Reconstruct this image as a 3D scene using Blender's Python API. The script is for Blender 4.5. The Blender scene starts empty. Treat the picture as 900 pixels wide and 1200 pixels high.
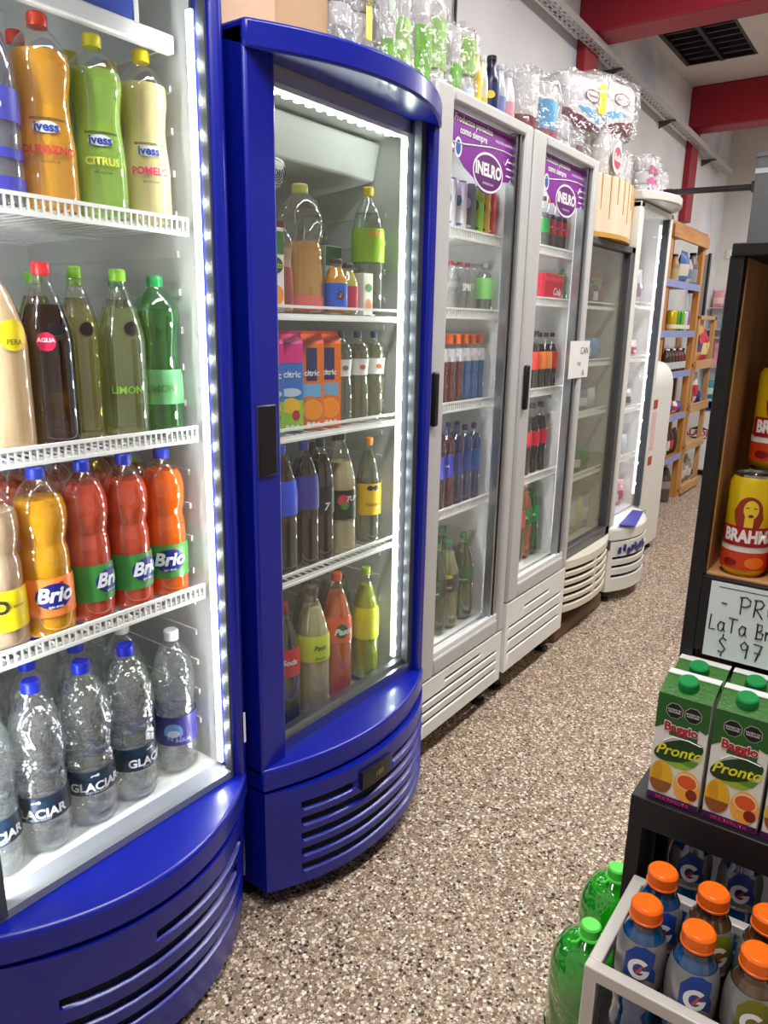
import bpy, bmesh, math, random
from mathutils import Vector, Matrix
R = math.radians
random.seed(7)
SC = bpy.context.scene
COL = SC.collection
# ------------------------------------------------------------------ camera
CAMH = 1.35
cam = bpy.data.cameras.new('camera'); co = bpy.data.objects.new('camera', cam); COL.objects.link(co)
cam.sensor_fit = 'HORIZONTAL'; cam.sensor_width = 36.0; cam.lens = 36.0 * 859.73 / 900.0; cam.clip_start = .02
_yaw, _pit, _rol = .62243, .25097, .01857
_d = Vector((-math.sin(_yaw)*math.cos(_pit), math.cos(_yaw)*math.cos(_pit), -math.sin(_pit)))
_r = Vector((math.cos(_yaw), math.sin(_yaw), 0)); _u = _r.cross(_d)
_r2 = math.cos(_rol)*_r + math.sin(_rol)*_u; _u2 = -math.sin(_rol)*_r + math.cos(_rol)*_u
mw = Matrix.Identity(4)
for i in range(3):
    mw[i][0] = _r2[i]; mw[i][1] = _u2[i]; mw[i][2] = -_d[i]
mw.translation = (0, 0, CAMH)
co.matrix_world = mw
SC.camera = co
# ------------------------------------------------------------------ world, lights, exposure
w = bpy.data.worlds.new('world'); SC.world = w; w.use_nodes = True
w.node_tree.nodes['Background'].inputs[0].default_value = (.9, .95, 1, 1)
w.node_tree.nodes['Background'].inputs[1].default_value = .5
def area(loc, sx, sy, power, col=(1, 1, 1), rot=(0, 0, 0)):
    l = bpy.data.lights.new('ceiling_lamp_light', 'AREA'); l.shape = 'RECTANGLE'; l.size = sx; l.size_y = sy
    l.energy = power; l.color = col
    o = bpy.data.objects.new('ceiling_lamp_light', l); COL.objects.link(o); o.location = loc; o.rotation_euler = rot
    return o
area((-.25, .5, 3.08), .3, 2.0, 66, (1, .98, .95))
area((-.25, 3.3, 3.08), .3, 2.0, 74, (1, .98, .95))
area((-.1, 5.7, 3.08), .3, 1.0, 46, (1, .98, .95))
area((-.4, 7.4, 2.85), .8, .5, 14, (1, .98, .95))
SC.view_settings.view_transform = 'Standard'; SC.view_settings.look = 'None'
SC.view_settings.gamma = 1.0; SC.view_settings.exposure = 0.0; SC.view_settings.use_curve_mapping = False
cy = SC.cycles
cy.max_bounces = 12; cy.transparent_max_bounces = 48; cy.transmission_bounces = 10; cy.glossy_bounces = 4; cy.diffuse_bounces = 5
cy.caustics_reflective = False; cy.caustics_refractive = False; cy.sample_clamp_indirect = 4.0; cy.use_light_tree = True

# ------------------------------------------------------------------ materials
MATS = {}
def s2l(c):
    return tuple(((x/255)/12.92 if x/255 <= .04045 else ((x/255+.055)/1.055)**2.4) for x in c)
def nt(name):
    m = bpy.data.materials.new(name); m.use_nodes = True; n = m.node_tree; n.nodes.clear()
    o = n.nodes.new('ShaderNodeOutputMaterial'); return m, n, o
def mat(rgb, rough=.45, metal=0, coat=0, bump=None, trans=0, alpha=1, spec=.5, sub=0):
    """plain procedural surface with a slight colour variation; rgb in 0..255 sRGB"""
    k = ('p', tuple(rgb), rough, metal, coat, bump, alpha, spec, sub)
    if k in MATS: return MATS[k]
    m, n, o = nt('surface'); b = n.nodes.new('ShaderNodeBsdfPrincipled')
    tc = n.nodes.new('ShaderNodeTexCoord'); no = n.nodes.new('ShaderNodeTexNoise'); no.inputs['Scale'].default_value = 9
    n.links.new(tc.outputs['Object'], no.inputs['Vector'])
    mx = n.nodes.new('ShaderNodeMix'); mx.data_type = 'RGBA'
    c = s2l(rgb); mx.inputs[6].default_value = (*[x*.94 for x in c], 1); mx.inputs[7].default_value = (*[min(1, x*1.04) for x in c], 1)
    n.links.new(no.outputs[0], mx.inputs[0]); n.links.new(mx.outputs[2], b.inputs['Base Color'])
    b.inputs['Roughness'].default_value = rough; b.inputs['Metallic'].default_value = metal
    b.inputs['Coat Weight'].default_value = coat; b.inputs['Alpha'].default_value = alpha
    b.inputs['Specular IOR Level'].default_value = spec
    if bump:
        nb = n.nodes.new('ShaderNodeTexNoise'); nb.inputs['Scale'].default_value = bump[0]; nb.inputs['Detail'].default_value = 3
        n.links.new(tc.outputs['Object'], nb.inputs['Vector'])
        bp = n.nodes.new('ShaderNodeBump'); bp.inputs['Strength'].default_value = bump[1]; bp.inputs['Distance'].default_value = bump[2] if len(bump) > 2 else .01
        n.links.new(nb.outputs[0], bp.inputs['Height']); n.links.new(bp.outputs[0], b.inputs['Normal'])
    n.links.new(b.outputs[0], o.inputs[0]); MATS[k] = m; return m
def emit(rgb, s):
    k = ('e', rgb, s)
    if k in MATS: return MATS[k]
    m, n, o = nt('lamp_glow'); e = n.nodes.new('ShaderNodeEmission'); e.inputs[0].default_value = (*rgb, 1); e.inputs[1].default_value = s
    n.links.new(e.outputs[0], o.inputs[0]); MATS[k] = m; return m
def film(tint=(1, 1, 1), ior=1.5, rough=.05, bump=None, haze=0, edge=1.0):
    """thin clear sheet (glass pane, bottle wall, plastic wrap)"""
    k = ('f', tint, ior, rough, bump, haze, edge)
    if k in MATS: return MATS[k]
    m, n, o = nt('clear_sheet'); t = n.nodes.new('ShaderNodeBsdfTransparent'); t.inputs[0].default_value = (*tint, 1)
    g = n.nodes.new('ShaderNodeBsdfGlossy'); g.inputs['Roughness'].default_value = rough; g.inputs[0].default_value = (1, 1, 1, 1)
    f0 = ((ior-1)/(ior+1))**2*1.8
    fr = n.nodes.new('ShaderNodeLayerWeight'); fr.inputs[0].default_value = .5
    pw = n.nodes.new('ShaderNodeMath'); pw.operation = 'POWER'; pw.inputs[1].default_value = 4.5; n.links.new(fr.outputs['Facing'], pw.inputs[0])
    mr = n.nodes.new('ShaderNodeMath'); mr.operation = 'MULTIPLY_ADD'; mr.inputs[1].default_value = (1-f0)*.8; mr.inputs[2].default_value = f0; n.links.new(pw.outputs[0], mr.inputs[0])
    x = n.nodes.new('ShaderNodeMixShader')
    mu = n.nodes.new('ShaderNodeMath'); mu.operation = 'MULTIPLY'; mu.inputs[1].default_value = edge; mu.use_clamp = True
    n.links.new(mr.outputs[0], mu.inputs[0]); n.links.new(mu.outputs[0], x.inputs[0]); n.links.new(g.outputs[0], x.inputs[2])
    src = t
    if haze:
        d = n.nodes.new('ShaderNodeBsdfDiffuse'); d.inputs[0].default_value = (.85, .87, .85, 1)
        h = n.nodes.new('ShaderNodeMixShader'); h.inputs[0].default_value = haze
        n.links.new(t.outputs[0], h.inputs[1]); n.links.new(d.outputs[0], h.inputs[2]); src = h
    n.links.new(src.outputs[0], x.inputs[1])
    if bump:
        tc = n.nodes.new('ShaderNodeTexCoord'); nb = n.nodes.new('ShaderNodeTexNoise'); nb.inputs['Scale'].default_value = bump[0]
        nb.inputs['Detail'].default_value = 3; n.links.new(tc.outputs['Object'], nb.inputs['Vector'])
        bp = n.nodes.new('ShaderNodeBump'); bp.inputs['Strength'].default_value = bump[1]; bp.inputs['Distance'].default_value = .02
        n.links.new(nb.outputs[0], bp.inputs['Height'])
        for q in (g, fr): n.links.new(bp.outputs[0], q.inputs['Normal'])
    n.links.new(x.outputs[0], o.inputs[0]); MATS[k] = m; return m
def liquid(rgb, dens=.5, refr=.35):
    """clear drink: coloured see-through body with a little refraction"""
    k = ('l', rgb, dens, refr)
    if k in MATS: return MATS[k]
    m, n, o = nt('clear_drink'); c = (*s2l(rgb), 1)
    t = n.nodes.new('ShaderNodeBsdfTransparent'); t.inputs[0].default_value = c
    r = n.nodes.new('ShaderNodeBsdfRefraction'); r.inputs[0].default_value = c; r.inputs['IOR'].default_value = 1.12; r.inputs['Roughness'].default_value = .02
    x = n.nodes.new('ShaderNodeMixShader'); x.inputs[0].default_value = refr
    n.links.new(t.outputs[0], x.inputs[1]); n.links.new(r.outputs[0], x.inputs[2])
    d = n.nodes.new('ShaderNodeBsdfDiffuse'); d.inputs[0].default_value = c
    y = n.nodes.new('ShaderNodeMixShader'); y.inputs[0].default_value = dens
    n.links.new(x.outputs[0], y.inputs[1]); n.links.new(d.outputs[0], y.inputs[2])
    n.links.new(y.outputs[0], o.inputs[0]); MATS[k] = m; return m
def juice(rgb, glow=.22):
    """cloudy drink: diffuse with light passing through"""
    k = ('j', rgb, glow)
    if k in MATS: return MATS[k]
    m, n, o = nt('cloudy_drink'); c = (*s2l(rgb), 1)
    d = n.nodes.new('ShaderNodeBsdfDiffuse'); d.inputs[0].default_value = c
    t = n.nodes.new('ShaderNodeBsdfTranslucent'); t.inputs[0].default_value = c
    x = n.nodes.new('ShaderNodeMixShader'); x.inputs[0].default_value = glow
    g = n.nodes.new('ShaderNodeBsdfTransparent'); g.inputs[0].default_value = c
    y = n.nodes.new('ShaderNodeMixShader'); y.inputs[0].default_value = .08
    n.links.new(d.outputs[0], x.inputs[1]); n.links.new(t.outputs[0], x.inputs[2])
    n.links.new(x.outputs[0], y.inputs[1]); n.links.new(g.outputs[0], y.inputs[2])
    n.links.new(y.outputs[0], o.inputs[0]); MATS[k] = m; return m
def ramp(n, stops, interp='LINEAR'):
    r = n.nodes.new('ShaderNodeValToRGB'); r.color_ramp.interpolation = interp
    e = r.color_ramp.elements
    while len(e) > 1: e.remove(e[0])
    e[0].position = stops[0][0]; e[0].color = (*s2l(stops[0][1]), 1)
    for p, c in stops[1:]:
        q = e.new(p); q.color = (*s2l(c), 1)
    return r
def terrazzo():
    m, n, o = nt('terrazzo'); b = n.nodes.new('ShaderNodeBsdfPrincipled'); tc = n.nodes.new('ShaderNodeTexCoord')
    prev = None
    base = n.nodes.new('ShaderNodeTexNoise'); base.inputs['Scale'].default_value = 3.0; base.inputs['Detail'].default_value = 4
    n.links.new(tc.outputs['Object'], base.inputs['Vector'])
    br = ramp(n, [(.3, (132, 114, 98)), (.7, (156, 138, 120))]); n.links.new(base.outputs[0], br.inputs[0]); prev = br.outputs[0]
    for sc, lim, stops in ((240, .62, [(0, (176, 156, 134)), (.25, (104, 86, 72)), (.42, (204, 188, 168)), (.62, (84, 70, 60)), (.74, (150, 128, 108)), (.88, (226, 214, 198))]),
                           (126, .60, [(0, (222, 208, 190)), (.12, (140, 118, 98)), (.30, (58, 49, 44)), (.37, (196, 174, 150)), (.55, (112, 90, 74)), (.70, (234, 224, 208)), (.82, (158, 136, 116)), (.95, (44, 38, 36))])):
        v = n.nodes.new('ShaderNodeTexVoronoi'); v.feature = 'F1'; v.distance = 'MINKOWSKI'; v.inputs['Exponent'].default_value = 1.35; v.inputs['Scale'].default_value = sc; v.inputs['Randomness'].default_value = 1
        n.links.new(tc.outputs['Object'], v.inputs['Vector'])
        sp = n.nodes.new('ShaderNodeSeparateColor'); n.links.new(v.outputs['Color'], sp.inputs[0])
        r = ramp(n, stops, 'CONSTANT'); n.links.new(sp.outputs[0], r.inputs[0])
        # chip size differs per cell
        ml = n.nodes.new('ShaderNodeMath'); ml.operation = 'MULTIPLY_ADD'; ml.inputs[1].default_value = .42; ml.inputs[2].default_value = lim-.2
        n.links.new(sp.outputs[1], ml.inputs[0])
        lt = n.nodes.new('ShaderNodeMath'); lt.operation = 'LESS_THAN'; n.links.new(v.outputs['Distance'], lt.inputs[0]); n.links.new(ml.outputs[0], lt.inputs[1])
        mx = n.nodes.new('ShaderNodeMix'); mx.data_type = 'RGBA'
        n.links.new(lt.outputs[0], mx.inputs[0]); n.links.new(prev, mx.inputs[6]); n.links.new(r.outputs[0], mx.inputs[7]); prev = mx.outputs[2]
    n.links.new(prev, b.inputs['Base Color']); b.inputs['Roughness'].default_value = .42; b.inputs['Specular IOR Level'].default_value = .3
    n.links.new(b.outputs[0], o.inputs[0]); return m
def plaster(c1, c2, stain=None):
    m, n, o = nt('painted_plaster'); b = n.nodes.new('ShaderNodeBsdfPrincipled'); tc = n.nodes.new('ShaderNodeTexCoord')
    no = n.nodes.new('ShaderNodeTexNoise'); no.inputs['Scale'].default_value = 1.6; no.inputs['Detail'].default_value = 6
    n.links.new(tc.outputs['Object'], no.inputs['Vector']); r = ramp(n, [(.35, c1), (.65, c2)]); n.links.new(no.outputs[0], r.inputs[0])
    out = r.outputs[0]
    if stain:
        n2 = n.nodes.new('ShaderNodeTexNoise'); n2.inputs['Scale'].default_value = 1.9; n2.inputs['Detail'].default_value = 5; n2.inputs['Distortion'].default_value = .6
        n.links.new(tc.outputs['Object'], n2.inputs['Vector'])
        r2 = n.nodes.new('ShaderNodeMapRange'); r2.inputs[1].default_value = .58; r2.inputs[2].default_value = .72; r2.inputs[4].default_value = .75
        n.links.new(n2.outputs[0], r2.inputs[0])
        mx = n.nodes.new('ShaderNodeMix'); mx.data_type = 'RGBA'; mx.inputs[7].default_value = (*s2l(stain), 1)
        n.links.new(r2.outputs[0], mx.inputs[0]); n.links.new(out, mx.inputs[6]); out = mx.outputs[2]
    n.links.new(out, b.inputs['Base Color']); b.inputs['Roughness'].default_value = .8
    n.links.new(b.outputs[0], o.inputs[0]); return m
def wood(c1, c2, axis='Z', sc=14, rough=.5):
    k = ('w', c1, c2, axis, sc, rough)
    if k in MATS: return MATS[k]
    m, n, o = nt('wood_grain'); b = n.nodes.new('ShaderNodeBsdfPrincipled'); tc = n.nodes.new('ShaderNodeTexCoord')
    mp = n.nodes.new('ShaderNodeMapping'); mp.inputs['Scale'].default_value = {'Z': (1, 1, .08), 'X': (.08, 1, 1), 'Y': (1, .08, 1)}[axis]
    n.links.new(tc.outputs['Object'], mp.inputs[0]); no = n.nodes.new('ShaderNodeTexNoise'); no.inputs['Scale'].default_value = sc*3; no.inputs['Detail'].default_value = 5; no.inputs['Distortion'].default_value = .4
    n.links.new(mp.outputs[0], no.inputs['Vector']); r = ramp(n, [(.35, c1), (.68, c2)]); n.links.new(no.outputs[0], r.inputs[0])
    n.links.new(r.outputs[0], b.inputs['Base Color']); b.inputs['Roughness'].default_value = rough
    n.links.new(b.outputs[0], o.inputs[0]); MATS[k] = m; return m
WHITE = mat((236, 238, 236), .35); INNER = mat((205, 208, 205), .4); CREAM = mat((228, 222, 204), .4); GREYF = mat((196, 196, 196), .3)
BLACK = mat((14, 14, 16), .4); DARK = mat((8, 8, 10), .7); ALU = mat((170, 174, 178), .28, 1); GASK = mat((70, 74, 82), .45)
BLUE = mat((10, 26, 148), .30, coat=.1); CHROME = mat((200, 200, 202), .2, 1); GREYM = mat((96, 98, 100), .4, .6)
PANE = film((.985, .99, .985), 1.42, .02, None, 0, .6); PET = film((.98, .985, .985), 1.6, .06, None, 0, 1.6); WRAP = film((.97, .97, .98), 1.6, .10, (34, 1.0), .045, 1.2)
PETG = film((.45, .85, .55), 1.6, .06, None, 0, 1.6)
RED = mat((205, 38, 42), .35); PAPER = mat((232, 232, 230), .7); BLUESTRIP = mat((140, 152, 206), .45)

# ------------------------------------------------------------------ mesh helpers
class MB:
    def __init__(s): s.v = []; s.f = []; s.m = []
    def add(s, vs, fs, mi=0):
        b = len(s.v); s.v += [tuple(v) for v in vs]
        for f in fs: s.f.append([i+b for i in f]); s.m.append(mi)
        return s
    def box(s, x0, x1, y0, y1, z0, z1, mi=0):
        v = [(x, y, z) for x in (x0, x1) for y in (y0, y1) for z in (z0, z1)]
        return s.add(v, [(0, 1, 3, 2), (4, 6, 7, 5), (0, 4, 5, 1), (2, 3, 7, 6), (0, 2, 6, 4), (1, 5, 7, 3)], mi)
    def lathe(s, prof, n=32, c=(0, 0, 0), mi=0, mod=None, cap=True):
        vs = []
        for k, (r, z) in enumerate(prof):
            for i in range(n):
                a = 2*math.pi*i/n; rr = r*(mod(a, z) if mod else 1)
                vs.append((c[0]+rr*math.cos(a), c[1]+rr*math.sin(a), c[2]+z))
        fs = [(k*n+i, k*n+(i+1) % n, (k+1)*n+(i+1) % n, (k+1)*n+i) for k in range(len(prof)-1) for i in range(n)]
        if cap: fs += [tuple(range(n))[::-1], tuple(range((len(prof)-1)*n, len(prof)*n))]
        return s.add(vs, fs, mi)
    def tube(s, pts, r, n=8, mi=0, closed=False):
        P = [Vector(p) for p in pts]; vs = []; m = len(P)
        for k, p in enumerate(P):
            if closed: t = P[(k+1) % m]-P[k-1]
            else: t = P[min(k+1, m-1)]-P[max(k-1, 0)]
            t.normalize(); a = Vector((0, 0, 1)) if abs(t.z) < .9 else Vector((1, 0, 0))
            u = t.cross(a).normalized(); w_ = t.cross(u)
            for i in range(n):
                q = 2*math.pi*i/n; vs.append(p+r*(math.cos(q)*u+math.sin(q)*w_))
        kk = m if closed else m-1
        fs = [(k*n+i, k*n+(i+1) % n, ((k+1) % m)*n+(i+1) % n, ((k+1) % m)*n+i) for k in range(kk) for i in range(n)]
        if not closed: fs += [tuple(range(n)), tuple(range((m-1)*n, m*n))]
        return s.add(vs, fs, mi)
    def prism(s, pts, d, mi=0):
        """closed outline (list of 3D points) extruded by vector d"""
        n = len(pts); d = Vector(d); vs = [Vector(p) for p in pts]+[Vector(p)+d for p in pts]
        fs = [tuple(range(n)), tuple(range(n, 2*n))[::-1]]+[(i, (i+1) % n, n+(i+1) % n, n+i) for i in range(n)]
        return s.add(vs, fs, mi)
    def slab(s, y0, y1, xb, xf, bulge, z0, z1, n=24, z1b=None, mi=0, z0b=None):
        """curved-front slab: straight back at xb, bowed front starting at xf"""
        pts = []
        for i in range(n+1):
            t = -1+2*i/n; pts.append((xf+bulge*(1-t*t), y0+(y1-y0)*i/n))
        lo = [(x, y, z0) for x, y in pts]; hi = [(x, y, z1) for x, y in pts]
        vb = z1 if z1b is None else z1b; vl = z0 if z0b is None else z0b
        lob = [(xb, y, vl) for x, y in pts]; hib = [(xb, y, vb) for x, y in pts]
        m = n+1; vs = lo+hi+lob+hib; fs = []
        for i in range(n):
            fs += [(i, i+1, m+i+1, m+i), (2*m+i, 3*m+i, 3*m+i+1, 2*m+i+1), (m+i, m+i+1, 3*m+i+1, 3*m+i), (i, 2*m+i, 2*m+i+1, i+1)]
        fs += [(0, m, 3*m, 2*m), (n, 2*m+n, 3*m+n, m+n)]
        return s.add(vs, fs, mi)
    def mesh(s, name, mats, ang=35, bend=None):
        me = bpy.data.meshes.new(name); me.from_pydata(s.v, [], s.f)
        for i, k in enumerate(s.m): me.polygons[i].material_index = k
        bm = bmesh.new(); bm.from_mesh(me); bmesh.ops.recalc_face_normals(bm, faces=bm.faces); bm.to_mesh(me); bm.free()
        for q in (mats if isinstance(mats, (list, tuple)) else [mats]): me.materials.append(q)
        me.shade_smooth(); me.set_sharp_from_angle(angle=R(ang)); return me
def panel(y0, y1, z0, z1, xb, xf, bulge, slots, dep=.012, step=.04, taper=0):
    """bowed ventilated front: slots (ya, yb, za, zb) cut in as slanted louvres, material 1 in the opening"""
    eps = .0015; ys = {y0, y1}; zs = {z0, z1}
    n = max(2, int((y1-y0)/step))
    for i in range(n+1): ys.add(y0+(y1-y0)*i/n)
    for a, b, c, d in slots: ys |= {a, a-.006, b, b+.006}; zs |= {c, d, d+eps, c-eps, (c+d)/2, c+.15*(d-c)}
    ys = sorted(y for y in ys if y0 <= y <= y1); zs = sorted(z for z in zs if z0 <= z <= z1)
    def X(y, z):
        t = 2*(y-y0)/(y1-y0)-1; x = xf+bulge*(1-abs(t)**2.2)
        x -= taper*(1-(z-z0)/(z1-z0))
        for a, b, c, d in slots:
            if a <= y <= b and c <= z <= d: x -= dep*((z-c)/(d-c))**.4
            elif a <= y <= b and c-.008 <= z < c: x += .002
        return x
    mb = MB(); vs = [(X(y, z), y, z) for z in zs for y in ys]; W = len(ys); fs = []; ms = []
    for j in range(len(zs)-1):
        for i in range(W-1):
            fs.append((j*W+i, j*W+i+1, (j+1)*W+i+1, (j+1)*W+i))
            zc = (zs[j]+zs[j+1])/2; yc = (ys[i]+ys[i+1])/2
            ms.append(1 if any(a < yc < b and c+.15*(d-c) < zc < d+eps for a, b, c, d in slots) else 0)  # louvre faces above the lip coloured dark, standing in for shade inside the slot
    mb.add(vs, fs); mb.m = ms
    nb = len(mb.v); H = len(zs)
    mb.v += [(xb, y, z0) for y in ys]+[(xb, y, z1) for y in ys]+[(xb, y0, z) for z in zs]+[(xb, y1, z) for z in zs]
    for i in range(W-1):
        mb.f.append([i, nb+i, nb+i+1, i+1]); mb.m.append(0)
        mb.f.append([(H-1)*W+i, (H-1)*W+i+1, nb+W+i+1, nb+W+i]); mb.m.append(0)
    for j in range(H-1):
        mb.f.append([j*W, (j+1)*W, nb+2*W+j+1, nb+2*W+j]); mb.m.append(0)
        mb.f.append([j*W+W-1, nb+2*W+H+j, nb+2*W+H+j+1, (j+1)*W+W-1]); mb.m.append(0)
    return mb
MC = {}
def K(key, fn):
    if key not in MC: MC[key] = fn()
    return MC[key]
def obj(name, me, parent=None, loc=None, rot=None, bev=None):
    o = bpy.data.objects.new(name, me); COL.objects.link(o)
    if parent:
        o.parent = parent
        if loc is None and 'w' in parent: loc = tuple(-x for x in parent['w'])
    if loc is not None: o.location = loc
    if rot is not None: o.rotation_euler = rot
    if bev:
        b = o.modifiers.new('bevel', 'BEVEL'); b.width = bev; b.segments = 2; b.limit_method = 'ANGLE'; b.angle_limit = R(40)
    return o
WROOTS = []
def thing(name, label, cat, loc=(0, 0, 0), rot=0, group=None, world=False):
    o = bpy.data.objects.new(name, None); COL.objects.link(o); o.empty_display_size = .05
    o.location = loc; o.rotation_euler = (0, 0, rot); o['label'] = label; o['category'] = cat
    if group: o['group'] = group
    if world: o['w'] = [float(q) for q in loc]; WROOTS.append(o)
    return o
def tag(o, label, cat, group=None, kind=None):
    o['label'] = label; o['category'] = cat
    if group: o['group'] = group
    if kind: o['kind'] = kind
    return o
def P(root, name, mb, m, bev=None, ang=35): return obj(name, mb.mesh(name, m, ang), root, None, None, bev)
def struct(name, mb, m, bev=None):
    o = obj(name, mb.mesh(name, m), None, None, None, bev); o['kind'] = 'structure'; return o
# flat shapes in the (y, z) plane, looking from +x; bend wraps them on a cylinder of radius r
def text_mesh(s, size, m, r=None, ang=0, bold=0, shear=0, off=.0006, width=None):
    def mk():
        cu = bpy.data.curves.new('t', 'FONT'); cu.body = s; cu.size = size; cu.align_x = 'CENTER'; cu.align_y = 'CENTER'; cu.shear = shear; cu.offset = bold*size; cu.resolution_u = 3
        ob = bpy.data.objects.new('t', cu); COL.objects.link(ob); bpy.context.view_layer.update()
        me = bpy.data.meshes.new_from_object(ob.evaluated_get(bpy.context.evaluated_depsgraph_get()))
        bpy.data.objects.remove(ob); bpy.data.curves.remove(cu)
        if width:
            xs = [v.co.x for v in me.vertices]; k = width/(max(xs)-min(xs))
            for v in me.vertices: v.co.x *= k
        if r: slice_x(me, r)
        for v in me.vertices:
            x, y = v.co.x, v.co.y
            if r:
                a = x/r+ang; v.co = ((r+off)*math.cos(a), (r+off)*math.sin(a), y)
            else: v.co = (off, x, y)
        me.materials.clear(); me.materials.append(m); return me
    return K(('txt', s, size, m.name, r, ang, bold, shear, off, width), mk)
def slice_x(me, r):
    bm = bmesh.new(); bm.from_mesh(me)
    xs = [v.co.x for v in bm.verts]; st = r*.22; k = math.floor(min(xs)/st)*st
    while k < max(xs):
        bmesh.ops.bisect_plane(bm, geom=bm.verts[:]+bm.edges[:]+bm.faces[:], plane_co=(k, 0, 0), plane_no=(1, 0, 0)); k += st
    bm.to_mesh(me); bm.free()
def poly_mesh(pts, m, r=None, ang=0, zc=0, off=.0004, yc=0):
    """flat outline in (y, z) made into a thin print, optionally wrapped on radius r"""
    def mk():
        me = bpy.data.meshes.new('print'); me.from_pydata([(p[0]+yc, p[1], 0) for p in pts], [], [list(range(len(pts)))])
        if r: slice_x(me, r)
        for v in me.vertices:
            x, y = v.co.x, v.co.y
            if r: a = x/r+ang; v.co = ((r+off)*math.cos(a), (r+off)*math.sin(a), y+zc)
            else: v.co = (off, x, y+zc)
        me.materials.append(m); return me
    return K(('pl', tuple(pts), m.name, r, ang, zc, off, yc), mk)
def ell(w_, h, n=20, rot=0):
    return tuple((w_/2*math.cos(2*math.pi*i/n+rot), h/2*math.sin(2*math.pi*i/n+rot)) for i in range(n))
def rect(w_, h): return ((-w_/2, -h/2), (w_/2, -h/2), (w_/2, h/2), (-w_/2, h/2))

# ------------------------------------------------------------------ bottles
PROF = {
 'curvy': [(.85, 0), (.98, .02), (1, .05), (1, .30), (.97, .38), (.89, .48), (.86, .55), (.9, .62), (.98, .70), (1, .755), (.94, .81), (.74, .865), (.45, .91), (.3, .93), (.3, .955)],
 'brio': [(.85, 0), (.97, .015), (1, .05), (1, .33), (.96, .36), (.98, .40), (.96, .50), (.90, .535), (.86, .56), (.9, .585), (.99, .64), (1.02, .70), (.99, .76), (.88, .82), (.66, .88), (.40, .925), (.31, .94), (.31, .96)],
 'cone': [(.82, 0), (.97, .02), (1, .05), (1, .57), (.98, .61), (.90, .67), (.72, .76), (.52, .84), (.36, .895), (.3, .915), (.3, .955)],
 'water': [(.8, 0), (.95, .02), (1, .05), (.97, .08), (1, .11), (1, .30), (.95, .325), (.98, .35), (1, .375), (.96, .395), (.99, .42), (.89, .44), (.92, .465), (.99, .50), (1.02, .56), (1.02, .66), (.98, .73), (.87, .80), (.64, .865), (.4, .915), (.31, .935), (.31, .955)],
 'contour': [(.7, 0), (.9, .02), (.98, .08), (.93, .16), (.9, .22), (.95, .30), (1, .38), (1, .56), (.95, .63), (.8, .71), (.58, .80), (.4, .87), (.3, .905), (.3, .95)],
 'smooth': [(.82, 0), (.97, .02), (1, .05), (1, .60), (.98, .66), (.9, .74), (.72, .82), (.48, .88), (.33, .91), (.3, .92), (.3, .955)],
 'sport': [(.9, 0), (1, .03), (1, .30), (.93, .33), (.93, .44), (1, .47), (1, .62), (.97, .68), (.86, .76), (.66, .83), (.54, .87), (.52, .9), (.52, .93)],
 'flask': [(.85, 0), (1, .05), (1, .55), (.93, .66), (.62, .80), (.5, .86), (.5, .92)],
}
def rad(kind, t):
    p = PROF[kind]
    for (r0, z0), (r1, z1) in zip(p, p[1:]):
        if z0 <= t <= z1: return r0+(r1-r0)*(t-z0)/max(1e-6, z1-z0)
    return p[-1][0]
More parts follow.
